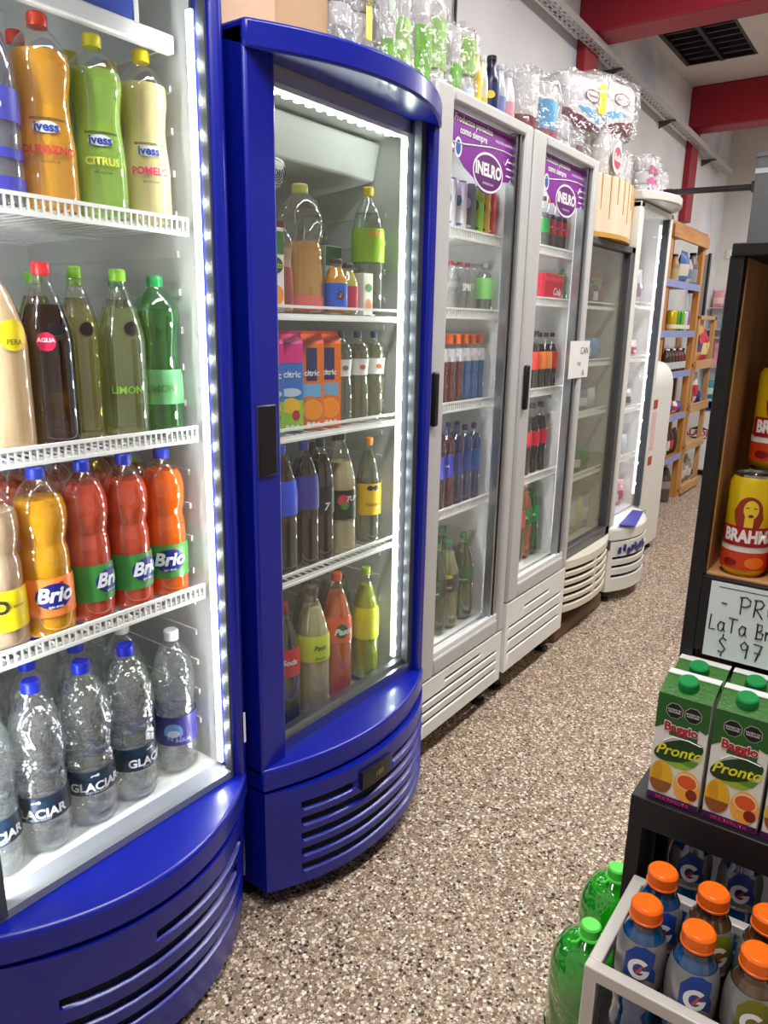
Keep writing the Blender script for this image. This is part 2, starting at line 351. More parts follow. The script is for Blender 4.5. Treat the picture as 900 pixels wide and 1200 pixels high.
def bottle(name, label, cat, kind, loc, h, rr, shell=PET, drink=None, fill=.86, cap=(30, 60, 200), lab=None, rot=0, group=None, detail=1, tint=None):
    """bottle with body, drink, cap and a printed label; returns its root"""
    t = thing(name, label, cat, loc, rot, group); n = 28 if detail else 18
    p = [(r*rr, z*h) for r, z in PROF[kind]]
    mod = None
    if kind == 'water': mod = lambda a, z: 1+(.028*math.sin(4*a+z/h*26) if .45*h < z < .86*h else (.015*math.sin(10*a) if z < .08*h else 0))
    elif kind == 'brio': mod = lambda a, z: 1+(.016*math.sin(6*a+z/h*18) if .58*h < z < .85*h else 0)
    elif kind == 'curvy': mod = lambda a, z: 1+(.010*math.sin(7*a-z/h*20) if .36*h < z < .70*h else 0)
    def dens(q):
        o = []
        for (r0, z0), (r1, z1) in zip(q, q[1:]):
            k = max(1, int((z1-z0)/(h*.03)))
            for i in range(k): o.append((r0+(r1-r0)*i/k, z0+(z1-z0)*i/k))
        return o+[q[-1]]
    pp = dens(p) if detail else p
    body = obj('body', K(('bb', kind, h, rr, shell.name, detail), lambda: MB().lathe(pp, n, mod=mod, cap=False).mesh('body', shell, 60)), t, (0, 0, 0))
    if drink:
        q = [(r*.955, z) for r, z in pp if z <= fill*h]; q[0] = (q[0][0], .004); rf = rad(kind, fill)*rr*.955; q.append((rf, fill*h))
        obj('drink', K(('dd', kind, h, rr, drink.name, fill, detail), lambda: MB().lathe(q, n, mod=mod).mesh('drink', drink, 50)), t, (0, 0, 0))
    if cap:
        cm = mat(cap, .35) if not isinstance(cap, bpy.types.Material) else cap
        cr = PROF[kind][-1][0]*rr*(1.14 if kind != 'sport' else 1.1); cz = h*(.945 if kind != 'sport' else .885)
        obj('cap', K(('cc', kind, h, rr, cm.name), lambda: MB().lathe([(cr*.98, cz-.004), (cr, cz), (cr, h-.003), (cr*.86, h)], 32, mod=lambda a, z: 1+(.03*math.sin(16*a) if cz <= z <= h-.003 else 0)).mesh('cap', cm, 25)), t, (0, 0, 0))
    if lab:
        z0, z1, c, items = lab[:4]; arc = lab[4] if len(lab) > 4 else None
        lm = (mat(c, .4) if not isinstance(c, bpy.types.Material) else c) if c is not None else None
        lo = t
        if lm:
            def mk():
                mb = MB(); zs = [z0+(z1-z0)*i/6 for i in range(7)]; a0, a1 = (arc if arc else (-180, 180)); N = 32; vs = []
                for zz in zs:
                    r_ = rad(kind, zz)*rr*1.012+.0004
                    for i in range(N+1): a = R(a0+(a1-a0)*i/N); vs.append((r_*math.cos(a), r_*math.sin(a), zz*h))
                W = N+1
                mb.add(vs, [(j*W+i, j*W+i+1, (j+1)*W+i+1, (j+1)*W+i) for j in range(6) for i in range(N)])
                return mb.mesh('label', lm, 60)
            lo = obj('label', K(('ll', kind, h, rr, z0, z1, lm.name, arc), mk), t, (0, 0, 0))
        for it in items:
            zc = it[4]*h if it[0] == 't' else it[4]*h
            rl = rad(kind, it[4])*rr*1.012+.0006
            if it[0] == 't':
                _, s, size, a, _, colr, *ex = it; sh = ex[0] if ex else 0; bd = ex[1] if len(ex) > 1 else .02
                obj('lettering', text_mesh(s, size, mat(colr, .4), rl, R(a), bd, sh, .0012), lo, (0, 0, zc))
            else:
                _, w_, hh, a, _, colr = it; obj('emblem', poly_mesh(ell(w_, hh), mat(colr, .4), rl, R(a), 0, .0006), lo, (0, 0, zc))
    return t
def can(label, loc, h, rr, c, cat='can', group=None, lab=(), rot=0, top=(190, 192, 196), name='drink_can'):
    t = thing(name, label, cat, loc, rot, group); bm_ = mat(c, .28, .3); tm = mat(top, .25, 1)
    obj('body', K(('cb', h, rr, c), lambda: MB().lathe([(rr*.78, 0), (rr*.82, .002), (rr, .010), (rr, h-.014), (rr*.86, h-.004)], 36).mesh('body', bm_, 40)), t, (0, 0, 0))
    lid = obj('lid', K(('cl', h, rr, top), lambda: MB().lathe([(rr*.86, h-.004), (rr*.86, h), (rr*.81, h), (rr*.79, h-.005), (.0005, h-.005)], 36).mesh('lid', tm, 40)), t, (0, 0, 0))
    obj('ring_pull', K(('cr', h, rr), lambda: MB().tube([(.008+.009*math.cos(R(i*30)), .007*math.sin(R(i*30)), h-.003) for i in range(12)], .0014, 6, closed=True).mesh('ring_pull', tm)), lid, (0, 0, 0))
    for it in lab:
        if it[0] == 't':
            _, s, size, a, z, colr, *ex = it; obj('lettering', text_mesh(s, size, mat(colr, .35), rr, R(a), ex[1] if len(ex) > 1 else .02, ex[0] if ex else 0, .0012, ex[2] if len(ex) > 2 else None), t, (0, 0, z))
        elif it[0] == 'e': obj('emblem', poly_mesh(ell(it[1], it[2]), mat(it[5], .35), rr, R(it[3]), 0, .0005), t, (0, 0, it[4]))
        elif it[0] == 'p': obj(it[5] if len(it) > 5 else 'print', poly_mesh(tuple(it[1]), mat(it[4], .35), rr, R(it[2]), 0, it[6] if len(it) > 6 else .0006), t, (0, 0, it[3]))
        elif it[0] == 'b': obj('band', K(('bd', rr, it[1], it[2], it[3]), lambda: MB().lathe([(rr+.0004, it[1]), (rr+.0004, it[2])], 36, cap=False).mesh('band', mat(it[3], .35))), t, (0, 0, 0))
    return t

# ================================================================== THE ROOM
WX = -1.80; CZ = 3.17; FY = 8.0; BY = -2.6; RX = 3.2
struct('floor', MB().box(WX-.1, RX+.1, BY-.1, FY+.1, -.1, 0), terrazzo())
wallm = plaster((226, 226, 228), (210, 211, 213), (176, 192, 214)); wallw = plaster((228, 226, 222), (214, 212, 208)); redm = mat((150, 18, 42), .5, bump=(30, .2))
struct('wall_left', MB().box(WX-.1, WX, BY-.1, FY+.1, 0, CZ), wallm)
struct('wall_far', MB().box(WX, RX, FY, FY+.1, 0, CZ), wallw)
struct('wall_right', MB().box(RX, RX+.1, BY-.1, FY+.1, 0, CZ), wallw)
struct('wall_back', MB().box(WX, RX, BY-.1, BY, 0, CZ), wallw)
# ceiling with the opening of the ventilation grille
gx0, gx1, gy0, gy1 = -1.72, -1.25, 4.75, 6.0
cm_ = plaster((214, 212, 208), (198, 196, 193))
mb = MB(); mb.box(WX-.1, gx0, BY-.1, FY+.1, CZ, CZ+.1); mb.box(gx1, RX+.1, BY-.1, FY+.1, CZ, CZ+.1); mb.box(gx0, gx1, BY-.1, gy0, CZ, CZ+.1); mb.box(gx0, gx1, gy1, FY+.1, CZ, CZ+.1)
struct('ceiling', mb, cm_)
for i, (y, zb) in enumerate(((4.22, 2.87), (6.5, 2.87))):
    struct('trim_%d' % (i*2+1), MB().box(WX, RX, y, y+.22, zb, CZ), redm, .012)
struct('trim_2', MB().box(WX, WX+.05, 4.22, 4.42, 0, 2.87), redm, .006)
struct('trim_4', MB().box(WX, WX+.05, 6.50, 6.70, 2.20, 2.87), redm, .006)
struct('trim_5', MB().tube([(WX+.012, 2.93, 3.16), (WX+.012, 2.93, 2.7), (WX+.014, 2.92, 2.0), (WX+.012, 2.91, 1.5)], .007, 8), BLACK)
# ceiling grille
t = thing('ceiling_grille', 'dark slatted ventilation grille set in the ceiling between the red beams', 'grille', ((gx0+gx1)/2, (gy0+gy1)/2, CZ+.1), world=True)
gm = mat((62, 68, 76), .6)
P(t, 'backing', MB().box(gx0, gx1, gy0, gy1, CZ+.045, CZ+.06), mat((196, 202, 212), .8))
mb = MB(); mb.box(gx0, gx0+.03, gy0, gy1, CZ+.0, CZ+.03); mb.box(gx1-.02, gx1, gy0, gy1, CZ, CZ+.03); mb.box(gx0, gx1, gy0, gy0+.02, CZ, CZ+.03); mb.box(gx0, gx1, gy1-.02, gy1, CZ, CZ+.03)
P(t, 'frame', mb, BLACK)
mb = MB(); mb.box(-1.49, -1.465, gy0, gy1, CZ-.004, CZ+.026); P(t, 'centre_bar', mb, BLACK)
for k in range(11):
    y = gy0+.08+k*.106; P(t, 'slat', MB().box(gx0, gx1, y, y+.018, CZ+.012, CZ+.044), BLACK)
# perforated cable tray along the wall
t = thing('cable_tray', 'long perforated grey metal cable tray mounted high along the left wall', 'cable tray', (WX, 5.5, 2.75), world=True)
tm = mat((196, 198, 200), .4, .2)
def tdz(y): return .085-.030*(y-3.75)
def tray():
    mb = MB(); xa, xb_ = -1.750, -1.690; y0, y1 = 3.30, 7.66
    mb.box(xa, xa+.003, y0, y1, 2.752, 2.79); mb.box(xb_-.003, xb_, y0, y1, 2.752, 2.79)
    mb.box(xa, xa+.012, y0, y1, 2.749, 2.752); mb.box(xb_-.012, xb_, y0, y1, 2.749, 2.752); mb.box(-1.724, -1.716, y0, y1, 2.749, 2.752)
    n = int((y1-y0)/.06)
    for i in range(n): mb.box(xa, xb_, y0+i*.06, y0+i*.06+.026, 2.749, 2.752)
    mb.v = [(x, y, z+tdz(y)) for x, y, z in mb.v]
    return mb
P(t, 'tray', tray(), tm)
for y in (3.42, 4.62, 5.75, 7.0):
    q = tdz(y)
    P(t, 'bracket', MB().box(WX+.001, -1.685, y, y+.028, 2.735+q, 2.748+q).prism([(WX+.001, y+.012, 2.735+q), (-1.71, y+.012, 2.735+q), (WX+.001, y+.012, 2.70+q)], (0, .005, 0)), GREYM)
t = thing('brace_bar', 'black horizontal bar reaching from the last cooler to the grey post', 'bar', (-.9, 3.7, 1.97), world=True)
P(t, 'bar', MB().tube([(-1.12, 3.86, 1.985), (-.7125, 3.63, 1.94)], .013, 12), BLACK); P(t, 'end_plate', MB().box(-.7125, -.7045, 3.60, 3.65, 1.92, 1.96), BLACK); P(t, 'clamp', MB().box(-1.15, -1.11, 3.85, 3.89, 1.9465, 1.999), BLACK)

# ================================================================== DRINK COOLERS
def shelf(root, y0, y1, xf, z, xb=-1.66, wires=True):
    """white wire shelf with its ticket rail"""
    mb = MB(); 
    for i in range(int((y1-y0)/.022)):
        y = y0+.01+i*.022; mb.tube([(xb, y, z-.003), (xf, y, z-.003)], .0022, 5)
    for x in (xb, (xb+xf)/2, xf-.004): mb.tube([(x, y0, z-.006), (x, y1, z-.006)], .003, 6)
    s = P(root, 'shelf', mb, WHITE)
    mb = MB(); mb.box(xf, xf+.006, y0, y1, z-.014, z-.008); mb.box(xf, xf+.006, y0, y1, z+.012, z+.018)
    if wires:
        n = int((y1-y0)/.012)
        for i in range(n+1):
            y = y0+(y1-y0-.003)*i/n; mb.box(xf+.001, xf+.005, y, y+.0035, z-.010, z+.014)
    else: mb.box(xf+.001, xf+.003, y0, y1, z-.012, z+.0)
    obj('price_rail', mb.mesh('price_rail', WHITE), s)
    return s
def led(root, x, y, z0, z1, sgn=-1, strength=14, dots=26, step=.045, col=(.93, 1, .97)):
    """vertical LED profile on the door jamb: dim diffuser with a row of bright lamps"""
    e1 = emit(col, strength); e2 = emit(col, dots)
    s = P(root, 'led_strip', MB().box(x-.007, x+.007, y, y+.006*sgn, z0, z1), e1)
    n = int((z1-z0)/step)
    lm = K(('ledlamp', dots, col), lambda: MB().lathe([(.0015, -.007), (.006, -.004), (.006, .004), (.0015, .007)], 8).mesh('led_lamp', e2))
    for i in range(n):
        z = z0+(i+.5)*(z1-z0)/n; obj('led_lamp', lm, s, (x+.006, y+.008*sgn, z))
    return s
def cabinet(root, y0, y1, z0, z1, xf, xb=-1.74, wall=.035, floor_z=None, outer=WHITE, fine=INNER):
    fz = z0+.05 if floor_z is None else floor_z
    mb = MB()
    mb.box(xb, xf, y0, y0+wall-.006, z0, z1, 0); mb.box(xb, xf, y1-wall+.006, y1, z0, z1, 0); mb.box(xb, xb+.03, y0, y1, z0, z1, 0); mb.box(xb, xf, y0, y1, z1-.04, z1, 0)
    mb.box(xb+.03, xf, y0+wall-.006, y1-wall+.006, z0, fz-.01, 0)
    c = P(root, 'cabinet', mb, outer, .004)
    mb = MB()
    mb.box(xb+.03, xf-.004, y0+wall-.006, y0+wall, fz, z1-.04); mb.box(xb+.03, xf-.004, y1-wall, y1-wall+.006, fz, z1-.04); mb.box(xb+.03, xb+.036, y0+wall, y1-wall, fz, z1-.04)
    mb.box(xb+.036, xf-.004, y0+wall, y1-wall, z1-.046, z1-.04); mb.box(xb+.036, xf-.004, y0+wall, y1-wall, fz-.01, fz)
    # moulded shelf ribs of the side walls
    n = int((z1-fz-.2)/.07)
    for i in range(n):
        z = fz+.08+i*.07
        mb.box(xb+.05, xf-.06, y1-wall-.005, y1-wall, z, z+.012); mb.box(xb+.05, xf-.06, y0+wall, y0+wall+.005, z, z+.012)
    P(root, 'inner_liner', mb, fine)
    return c
def feet(root, pts, r=.026, h=.06):
    for x, y in pts:
        P(root, 'foot', MB().lathe([(r, 0), (r, .012), (r*.55, .016), (r*.55, .03), (r*.9, .034), (r*.9, h)], 16, (x, y, 0)), BLACK)

# ---- cooler 1 (blue, nearest)
t = thing('drinks_cooler', 'nearest blue bow-front cooler full of soda and water bottles', 'cooler', (-1.4, .70, 0), world=True)
Y0, Y1 = .40, .986; XF = -1.06
cabinet(t, Y0, Y1, .06, 2.02, -1.115, wall=.028, floor_z=.405, outer=BLUE)
mb = MB(); mb.box(-1.112, XF, .952, Y1, .38, 2.05); mb.box(-1.112, XF, Y0, Y0+.045, .38, 2.05); mb.box(-1.112, XF, Y0, Y1, 1.96, 2.05)
door = P(t, 'door', mb, BLUE, .014)
obj('gasket', MB().box(-1.088, -1.07, .946, .951, .40, 1.96).box(-1.105, -1.07, .446, .458, .40, 1.96).mesh('gasket', GASK), door)
obj('sill_bar', MB().box(-1.122, -1.072, .44, .952, .393, .409).mesh('sill', mat((150, 154, 160), .35, .3)), door)
obj('glass_pane', MB().box(-1.088, -1.082, .446, .944, .40, 1.96).mesh('glass', PANE), door)
obj('bottom_ledge', MB().slab(Y0, Y1+.002, -1.112, -1.068, .118, .335, .392, 40).mesh('ledge', BLUE), door, bev=.008)
obj('top_valance', MB().slab(Y0, Y1, -1.112, -1.068, .12, 2.0, 2.06, 40).mesh('valance', BLUE), door, bev=.008)
obj('hinge_slot', MB().box(-1.0595, -1.058, .974, .979, .47, .54).mesh('slot', WHITE), door)
P(t, 'grille', panel(Y0, Y1, .03, .33, -1.112, -1.075, .125, [(.66, .92, .262, .284), (.50, .90, .212, .236), (.50, .975, .158, .180), (.50, .975, .108, .130)], .022, taper=.02), [BLUE, DARK], ang=24)
for z in (1.513, 1.133, .806): shelf(t, .438, .948, -1.138, z)
led(t, -1.106, .950, .42, 1.86, -1, 2.6, 140, .055, (.97, 1, 1)); led(t, -1.118, .4365, .42, 1.94, 1, 4, 440, .06, (.97, 1, 1))
P(t, 'jamb_cover', MB().box(-1.121, -1.108, .9505, .968, .41, 1.86), mat((190, 194, 198), .3, .3))
hp = P(t, 'header_light_panel', MB().box(-1.17, -1.15, .45, .95, 1.80, 1.83), WHITE, .004)
obj('blue_sign', MB().box(-1.168, -1.16, .52, .875, 1.83, 1.93).mesh('sign', mat((60, 90, 190), .4)), hp); obj('sign_frame', MB().box(-1.17, -1.158, .875, .884, 1.83, 1.94).mesh('f', WHITE), hp)
feet(t, [(-1.16, .95), (-1.16, .45), (-1.68, .95), (-1.68, .45)])

# ---- cooler 2 (blue, with black display)
t = thing('drinks_cooler', 'second blue bow-front cooler with juice cartons and a black display', 'cooler', (-1.4, 1.35, 0), world=True)
Y0, Y1 = 1.018, 1.672; XF = -1.05
cabinet(t, Y0+.004, Y1-.004, .06, 1.845, -1.122, floor_z=.345, outer=mat((205, 208, 214), .35))
mb = MB(); mb.box(-1.118, XF, Y0, 1.096, .36, 1.855); mb.box(-1.118, XF, 1.640, Y1, .36, 1.855); mb.box(-1.118, XF, Y0, Y1, 1.838, 1.856)
door = P(t, 'door', mb, BLUE, .007)
obj('gasket', MB().box(-1.09, -1.07, 1.618, 1.639, .39, 1.838).box(-1.11, -1.07, 1.0965, 1.102, .39, 1.838).mesh('gasket', GASK), door)
obj('sill_bar', MB().box(-1.112, -1.068, 1.0965, 1.639, .375, .405).box(-1.105, -1.085, 1.0965, 1.639, .405, .415).mesh('sill', ALU), door)
obj('glass_pane', MB().box(-1.088, -1.082, 1.0965, 1.64, .395, 1.838).mesh('glass', film((.975, .985, .98), 1.42, .03, None, .012, .5)), door)
obj('bottom_ledge', MB().slab(Y0, Y1, -1.118, -1.048, .085, .322, .378, 40).mesh('ledge', BLUE), door, bev=.006)
obj('top_valance', MB().slab(Y0, Y1, -1.118, -1.048, .105, 1.812, 1.862, 40, z0b=1.835).mesh('valance', BLUE), door, bev=.006)
obj('handle', MB().box(-1.06, -1.045, 1.026, 1.080, 1.045, 1.190).mesh('handle', mat((10, 11, 24), .4)), door, bev=.004)
g = P(t, 'grille', panel(Y0+.002, Y1-.002, .055, .317, -1.118, -1.048, .10, [(1.10+.0, 1.655, z, z+.022) for z in (.085, .127, .169, .211)]+[(1.10, 1.235, .253, .275), (1.385, 1.655, .253, .275)], .018), [BLUE, DARK], ang=24)
dpl = obj('display', MB().slab(1.25, 1.365, -1.02, -.945, .004, .244, .292, 10).mesh('display', BLACK), g)
obj('keyhole', MB().lathe([(.008, 0), (.008, .004), (.004, .004), (.004, 0)], 16).mesh('k', DARK), g, (-1.03, 1.065, .24), (0, R(90), 0))
obj('lettering', text_mesh('188', .022, mat((150, 140, 60), .4)), dpl, (-.939, 1.31, .268))
for z, wv in ((1.368, 0), (1.103, 0), (.762, 0)): shelf(t, 1.06, 1.615, -1.128, z, wires=False)
led(t, -1.112, 1.608, .42, 1.80, -1, 3.0, 90, .05, (.90, 1, .90)); led(t, -1.118, 1.0535, .42, 1.80, 1, 4, 560, .06, (.95, 1, .95))
P(t, 'jamb_cover', MB().box(-1.122, -1.104, 1.609, 1.637, .40, 1.80), mat((200, 206, 200), .3))
P(t, 'led_shield', MB().box(-1.125, -1.104, 1.06, 1.61, 1.79, 1.80), WHITE)  # added shield that keeps the top strip's light off the valance underside
s = P(t, 'top_led_strip', MB().box(-1.123, -1.113, 1.14, 1.58, 1.787, 1.79), emit((.93, 1, .93), 5))
lm = K(('toplamp',), lambda: MB().box(-.005, .005, -.006, .006, -.004, 0).mesh('led_lamp', emit((.93, 1, .93), 40)))
for i in range(12): obj('led_lamp', lm, s, (-1.118, 1.16+i*.035, 1.787))
P(t, 'evaporator_cover', MB().prism([(-1.60, 1.06, 1.66), (-1.22, 1.06, 1.70), (-1.20, 1.06, 1.79), (-1.60, 1.06, 1.79)], (0, .57, 0)), mat((206, 210, 206), .35), .006)
f = P(t, 'fan_unit', MB().prism([(-1.36, 1.16, 1.62), (-1.22, 1.16, 1.635), (-1.205, 1.16, 1.70), (-1.36, 1.16, 1.70)], (0, .14, 0)), WHITE, .02)
obj('emblem', poly_mesh(ell(.062, .034), mat((60, 40, 110), .4)), f, (-1.209, 1.21, 1.672)); obj('lettering', text_mesh('INELRO', .014, WHITE, bold=.02), f, (-1.208, 1.21, 1.672))
mb = MB()
for k in range(5): mb.tube([(-1.212+.0, 1.262+(.006+.006*k)*math.cos(R(a)), 1.666+(.006+.005*k)*math.sin(R(a))) for a in range(0, 360, 30)], .0012, 5, closed=True)
obj('fan_guard', mb.mesh('g', BLACK), f)
P(t, 'shelf_support_bar', MB().box(-1.60, -1.585, 1.15, 1.60, 1.50, 1.515), BLACK)
feet(t, [(-1.15, 1.06), (-1.15, 1.62), (-1.68, 1.06), (-1.68, 1.62)], .03)

# ---- coolers 3 and 4 (white, straight, purple header sticker)
def swirl(root, y0, w_, zt, x):
    """purple header sticker with its oval crest"""
    pu = mat((128, 30, 150), .35); pk = mat((176, 96, 196), .35); W_ = w_
    top = [(-.5, 0), (.5, 0), (.5, -.16), (.48, -.26), (.40, -.33), (.28, -.345), (.22, -.41), (.10, -.46), (-.03, -.45), (-.13, -.38), (-.28, -.33), (-.40, -.25), (-.47, -.16), (-.5, -.08)]
    s = P(root, 'header_sticker', MB().prism([(x, y0+W_/2+a*W_, zt+b*W_) for a, b in top], (.0012, 0, 0)), pu)
    c = y0+W_/2
    obj('swoosh', MB().tube([(x+.0015, c+a*W_, zt+b*W_) for a, b in ((-.48, -.20), (-.3, -.19), (-.1, -.165), (.1, -.14), (.3, -.13), (.49, -.14))], .0025, 4).mesh('sw', WHITE), s)
    obj('stripe', poly_mesh(rect(W_*.98, .006), pk), s, (x+.0016, c, zt-.005))
    e0 = obj('crest', poly_mesh(ell(.46*W_, .27*W_, 28), WHITE), s, (x+.002, c+.07*W_, zt-.315*W_))
    obj('crest_field', poly_mesh(ell(.425*W_, .238*W_, 28), mat((96, 20, 110), .35)), e0, (.0005, 0, 0))
    obj('lettering', text_mesh('INELRO', .115*W_, WHITE, bold=.045), e0, (.001, 0, .005)); obj('small_lettering', text_mesh('REFRIGERACION', .022*W_, WHITE), e0, (.001, 0, -.03*W_/.4))
    obj('slogan', text_mesh('Productos pensados\ncomo siempre', .066*W_, WHITE, bold=.02), s, (x+.002, c-.16*W_, zt-.075*W_))
    obj('web_line', text_mesh('INDUSTRIA ARGENTINA', .026*W_, WHITE), s, (x+.002, c+.30*W_, zt-.085*W_))
    obj('round_mark', poly_mesh(ell(.10*W_, .13*W_), WHITE), s, (x+.0022, c-.37*W_, zt-.22*W_)); obj('round_mark_centre', poly_mesh(ell(.065*W_, .095*W_), mat((40, 80, 180), .4)), s, (x+.0028, c-.37*W_, zt-.22*W_))
    for k in range(3): obj('tick_line', poly_mesh(rect(.11*W_, .012*W_), WHITE), s, (x+.002, c+.40*W_, zt-(.19+.05*k)*W_))
    obj('tick', MB().tube([(x+.002, c+.30*W_, zt-.20*W_), (x+.002, c+.325*W_, zt-.225*W_), (x+.002, c+.37*W_, zt-.17*W_)], .0018, 4).mesh('tk', WHITE), s)
def white_cooler(label, Y0, Y1, z0, z1, zg, gy0, gy1, zs):
    t = thing('drinks_cooler', label, 'cooler', (-1.4, (Y0+Y1)/2, 0), world=True)
    cabinet(t, Y0+.004, Y1-.004, z0, z1-.004, -1.14, floor_z=zg+.06, outer=WHITE)
    XF = -1.088
    mb = MB(); mb.box(-1.136, XF, Y0, gy0, zg, z1); mb.box(-1.136, XF, gy1, Y1, zg, z1); mb.box(-1.136, XF, gy0, gy1, z1-.035, z1); mb.box(-1.136, XF, gy0, gy1, zg, zg+.055)
    door = P(t, 'door', mb, GREYF, .008)
    mb = MB()
    for k, (a, c) in enumerate(((.0, GASK), (.016, GREYF))): mb.box(-1.128, -1.100+.004*k, gy1-.045+.018*k, gy1-.033+.018*k, zg+.056, z1-.036, 0)
    obj('door_profile', mb.mesh('prof', ALU), door); obj('gasket', MB().box(-1.13, -1.108, gy1-.012, gy1, zg+.056, z1-.036).mesh('gasket', GASK), door)
    obj('glass_pane', MB().box(-1.120, -1.115, gy0, gy1, zg+.055, z1-.035).mesh('glass', film((.98, .985, .985), 1.42, .02, None, .01, .6)), door)
    obj('sill', MB().box(-1.112, -1.094, gy0, gy1, zg+.056, zg+.072).mesh('sill', WHITE), door)
    obj('handle', MB().box(XF, XF+.016, Y0+.012, Y0+.036, 1.075, 1.225).mesh('handle', BLACK), door, bev=.006)
    swirl(door, gy0+.012, gy1-gy0-.03, z1-.042, -1.1145)
    zz = (zg-z0)
    P(t, 'grille', panel(Y0+.002, Y1-.01, z0, zg-.006, -1.136, XF, 0, [(Y0+.03, Y1-.05, z0+zz*q, z0+zz*q+.010) for q in (.24, .42, .60)]+[(Y0+.16, Y1-.17, z0+zz*.77, z0+zz*.77+.010)], .012), [WHITE, DARK])
    for z in zs: shelf(t, Y0+.04, Y1-.04, -1.155, z)
    led(t, -1.142, Y1-.0355, zg+.12, z1-.10, -1, 1, 6, .08, (1, 1, 1)); led(t, -1.142, Y0+.0355, zg+.1, z1-.08, 1, 5, 560, .06, (1, 1, 1))
    P(t, 'ceiling_lamp', MB().box(-1.30, -1.20, Y0+.08, Y1-.08, z1-.056, z1-.052), emit((.97, 1, 1), 7))
    f = P(t, 'fan_unit', MB().box(-1.45, -1.25, Y0+.09, Y0+.32, z1-.27, z1-.20), WHITE, .02)
    obj('emblem', poly_mesh(ell(.08, .04), mat((90, 60, 120), .4)), f, (-1.248, Y0+.15, z1-.232))
    feet(t, [(-1.15, Y0+.06), (-1.15, Y1-.06), (-1.68, Y0+.06), (-1.68, Y1-.06)], .03, z0)
    return t
white_cooler('first white glass-door cooler beside the blue one, blue sports drinks inside', 1.712, 2.272, .09, 1.945, .285, 1.798, 2.225, (1.607, 1.383, 1.105, .772))
white_cooler('second white glass-door cooler with cola bottles and red can packs', 2.292, 2.842, .10, 1.945, .375, 2.375, 2.800, (1.612, 1.437, 1.112, .785))

# ---- cooler 5 (cream, with wooden hood)
t = thing('drinks_cooler', 'cream cooler with a wooden slatted hood and curved slatted base', 'cooler', (-1.42, 3.19, .07), world=True)
Y0, Y1 = 2.885, 3.46
cabinet(t, Y0, Y1, .13, 1.72, -1.17, floor_z=.40, outer=CREAM, fine=mat((196, 192, 176), .4))
mb = MB(); mb.box(-1.166, -1.125, Y0, Y0+.03, .375, 1.70); mb.box(-1.166, -1.125, Y1-.05, Y1, .375, 1.70); mb.box(-1.166, -1.125, Y0, Y1, .375, .42); mb.box(-1.166, -1.125, Y0, Y1, 1.67, 1.70)
door = P(t, 'door', mb, GREYM, .004); obj('glass_pane', MB().box(-1.15, -1.145, Y0+.03, Y1-.05, .42, 1.67).mesh('glass', film((.86, .88, .84), 1.5, .02, None, .02, .8)), door)
hood = P(t, 'hood', MB().slab(Y0, Y1, -1.72, -1.16, .06, 1.715, 1.93, 24), wood((214, 192, 166), (226, 208, 184), 'Z', 8, .5), .004)
mb = MB()
for k in range(9):
    tt = -1+2*(k+.6)/9.4; y = Y0+(Y1-Y0)*(tt+1)/2; x = -1.16+.06*(1-tt*tt); h_ = .10+.03*((k*7) % 3)
    mb.prism([(x-.004, y-.004, 1.93), (x-.004, y+.006, 1.93), (x-.004, y+.001, 1.93-h_)], (.007, 0, 0))
obj('hood_slats', mb.mesh('slats', wood((196, 146, 84), (212, 168, 108))), hood)
obj('hood_edge', MB().slab(Y0+.02, Y1-.02, -1.16, -1.158, .068, 1.70, 1.718, 20).mesh('edge', mat((196, 150, 72), .4)), hood)
P(t, 'grille', panel(Y0, Y1, .135, .37, -1.166, -1.125, .05, [(a, b, z, z+.017) for z in (.165, .203, .241, .279, .317) for a, b in ((Y0+.03, Y0+.27), (Y0+.30, Y1-.08))], .025), [CREAM, DARK], ang=24)
P(t, 'switch', MB().box(-1.112, -1.098, Y1-.075, Y1-.03, .30, .35), BLACK, .003)
for z in (1.44, 1.20, .98, .70): shelf(t, Y0+.035, Y1-.035, -1.185, z, wires=False)
led(t, -1.172, Y0+.04, .5, 1.6, 1, 4, 4, .08, (1, 1, .95))
P(t, 'foot', MB().box(-1.70, -1.25, Y0+.05, Y1-.05, .07, .13), BLACK)
# wood block under it
t = thing('wooden_block', 'rough timber beam lying on the floor under the cream cooler', 'beam', (-1.2, 3.15, 0), world=True)
P(t, 'beam', MB().box(-1.60, -1.125, Y0-.02, Y1-.01, 0, .068), wood((92, 70, 52), (128, 102, 80), 'Y', 8, .8), .012)

# ---- cooler 6 (white, bow front, bright strip, blue paint scraps)
t = thing('drinks_cooler', 'farthest white bow-front cooler with bright strip and torn blue sticker', 'cooler', (-1.45, 3.80, 0), world=True)
Y0, Y1 = 3.48, 3.99
OFFW = mat((226, 226, 220), .35)
cabinet(t, Y0, Y1, .06, 1.93, -1.17, floor_z=.42, outer=OFFW, fine=mat((222, 222, 224), .35))
mb = MB(); mb.box(-1.166, -1.125, Y0, Y0+.05, .40, 1.90); mb.box(-1.166, -1.125, Y1-.035, Y1, .40, 1.90); mb.box(-1.166, -1.125, Y0, Y1, 1.87, 1.90)
door = P(t, 'door', mb, OFFW, .006); obj('gasket', MB().box(-1.16, -1.13, Y1-.055, Y1-.035, .42, 1.87).mesh('g', GASK), door)
obj('glass_pane', MB().box(-1.15, -1.145, Y0+.05, Y1-.035, .42, 1.87).mesh('glass', PANE), door)
obj('top_valance', MB().slab(Y0, Y1, -1.166, -1.125, .09, 1.905, 1.945, 24).mesh('v', mat((206, 204, 198), .35)), door, bev=.006)
obj('bottom_ledge', MB().slab(Y0, Y1, -1.166, -1.125, .085, .325, .385, 24, z1b=.42).mesh('l', OFFW), door, bev=.008)
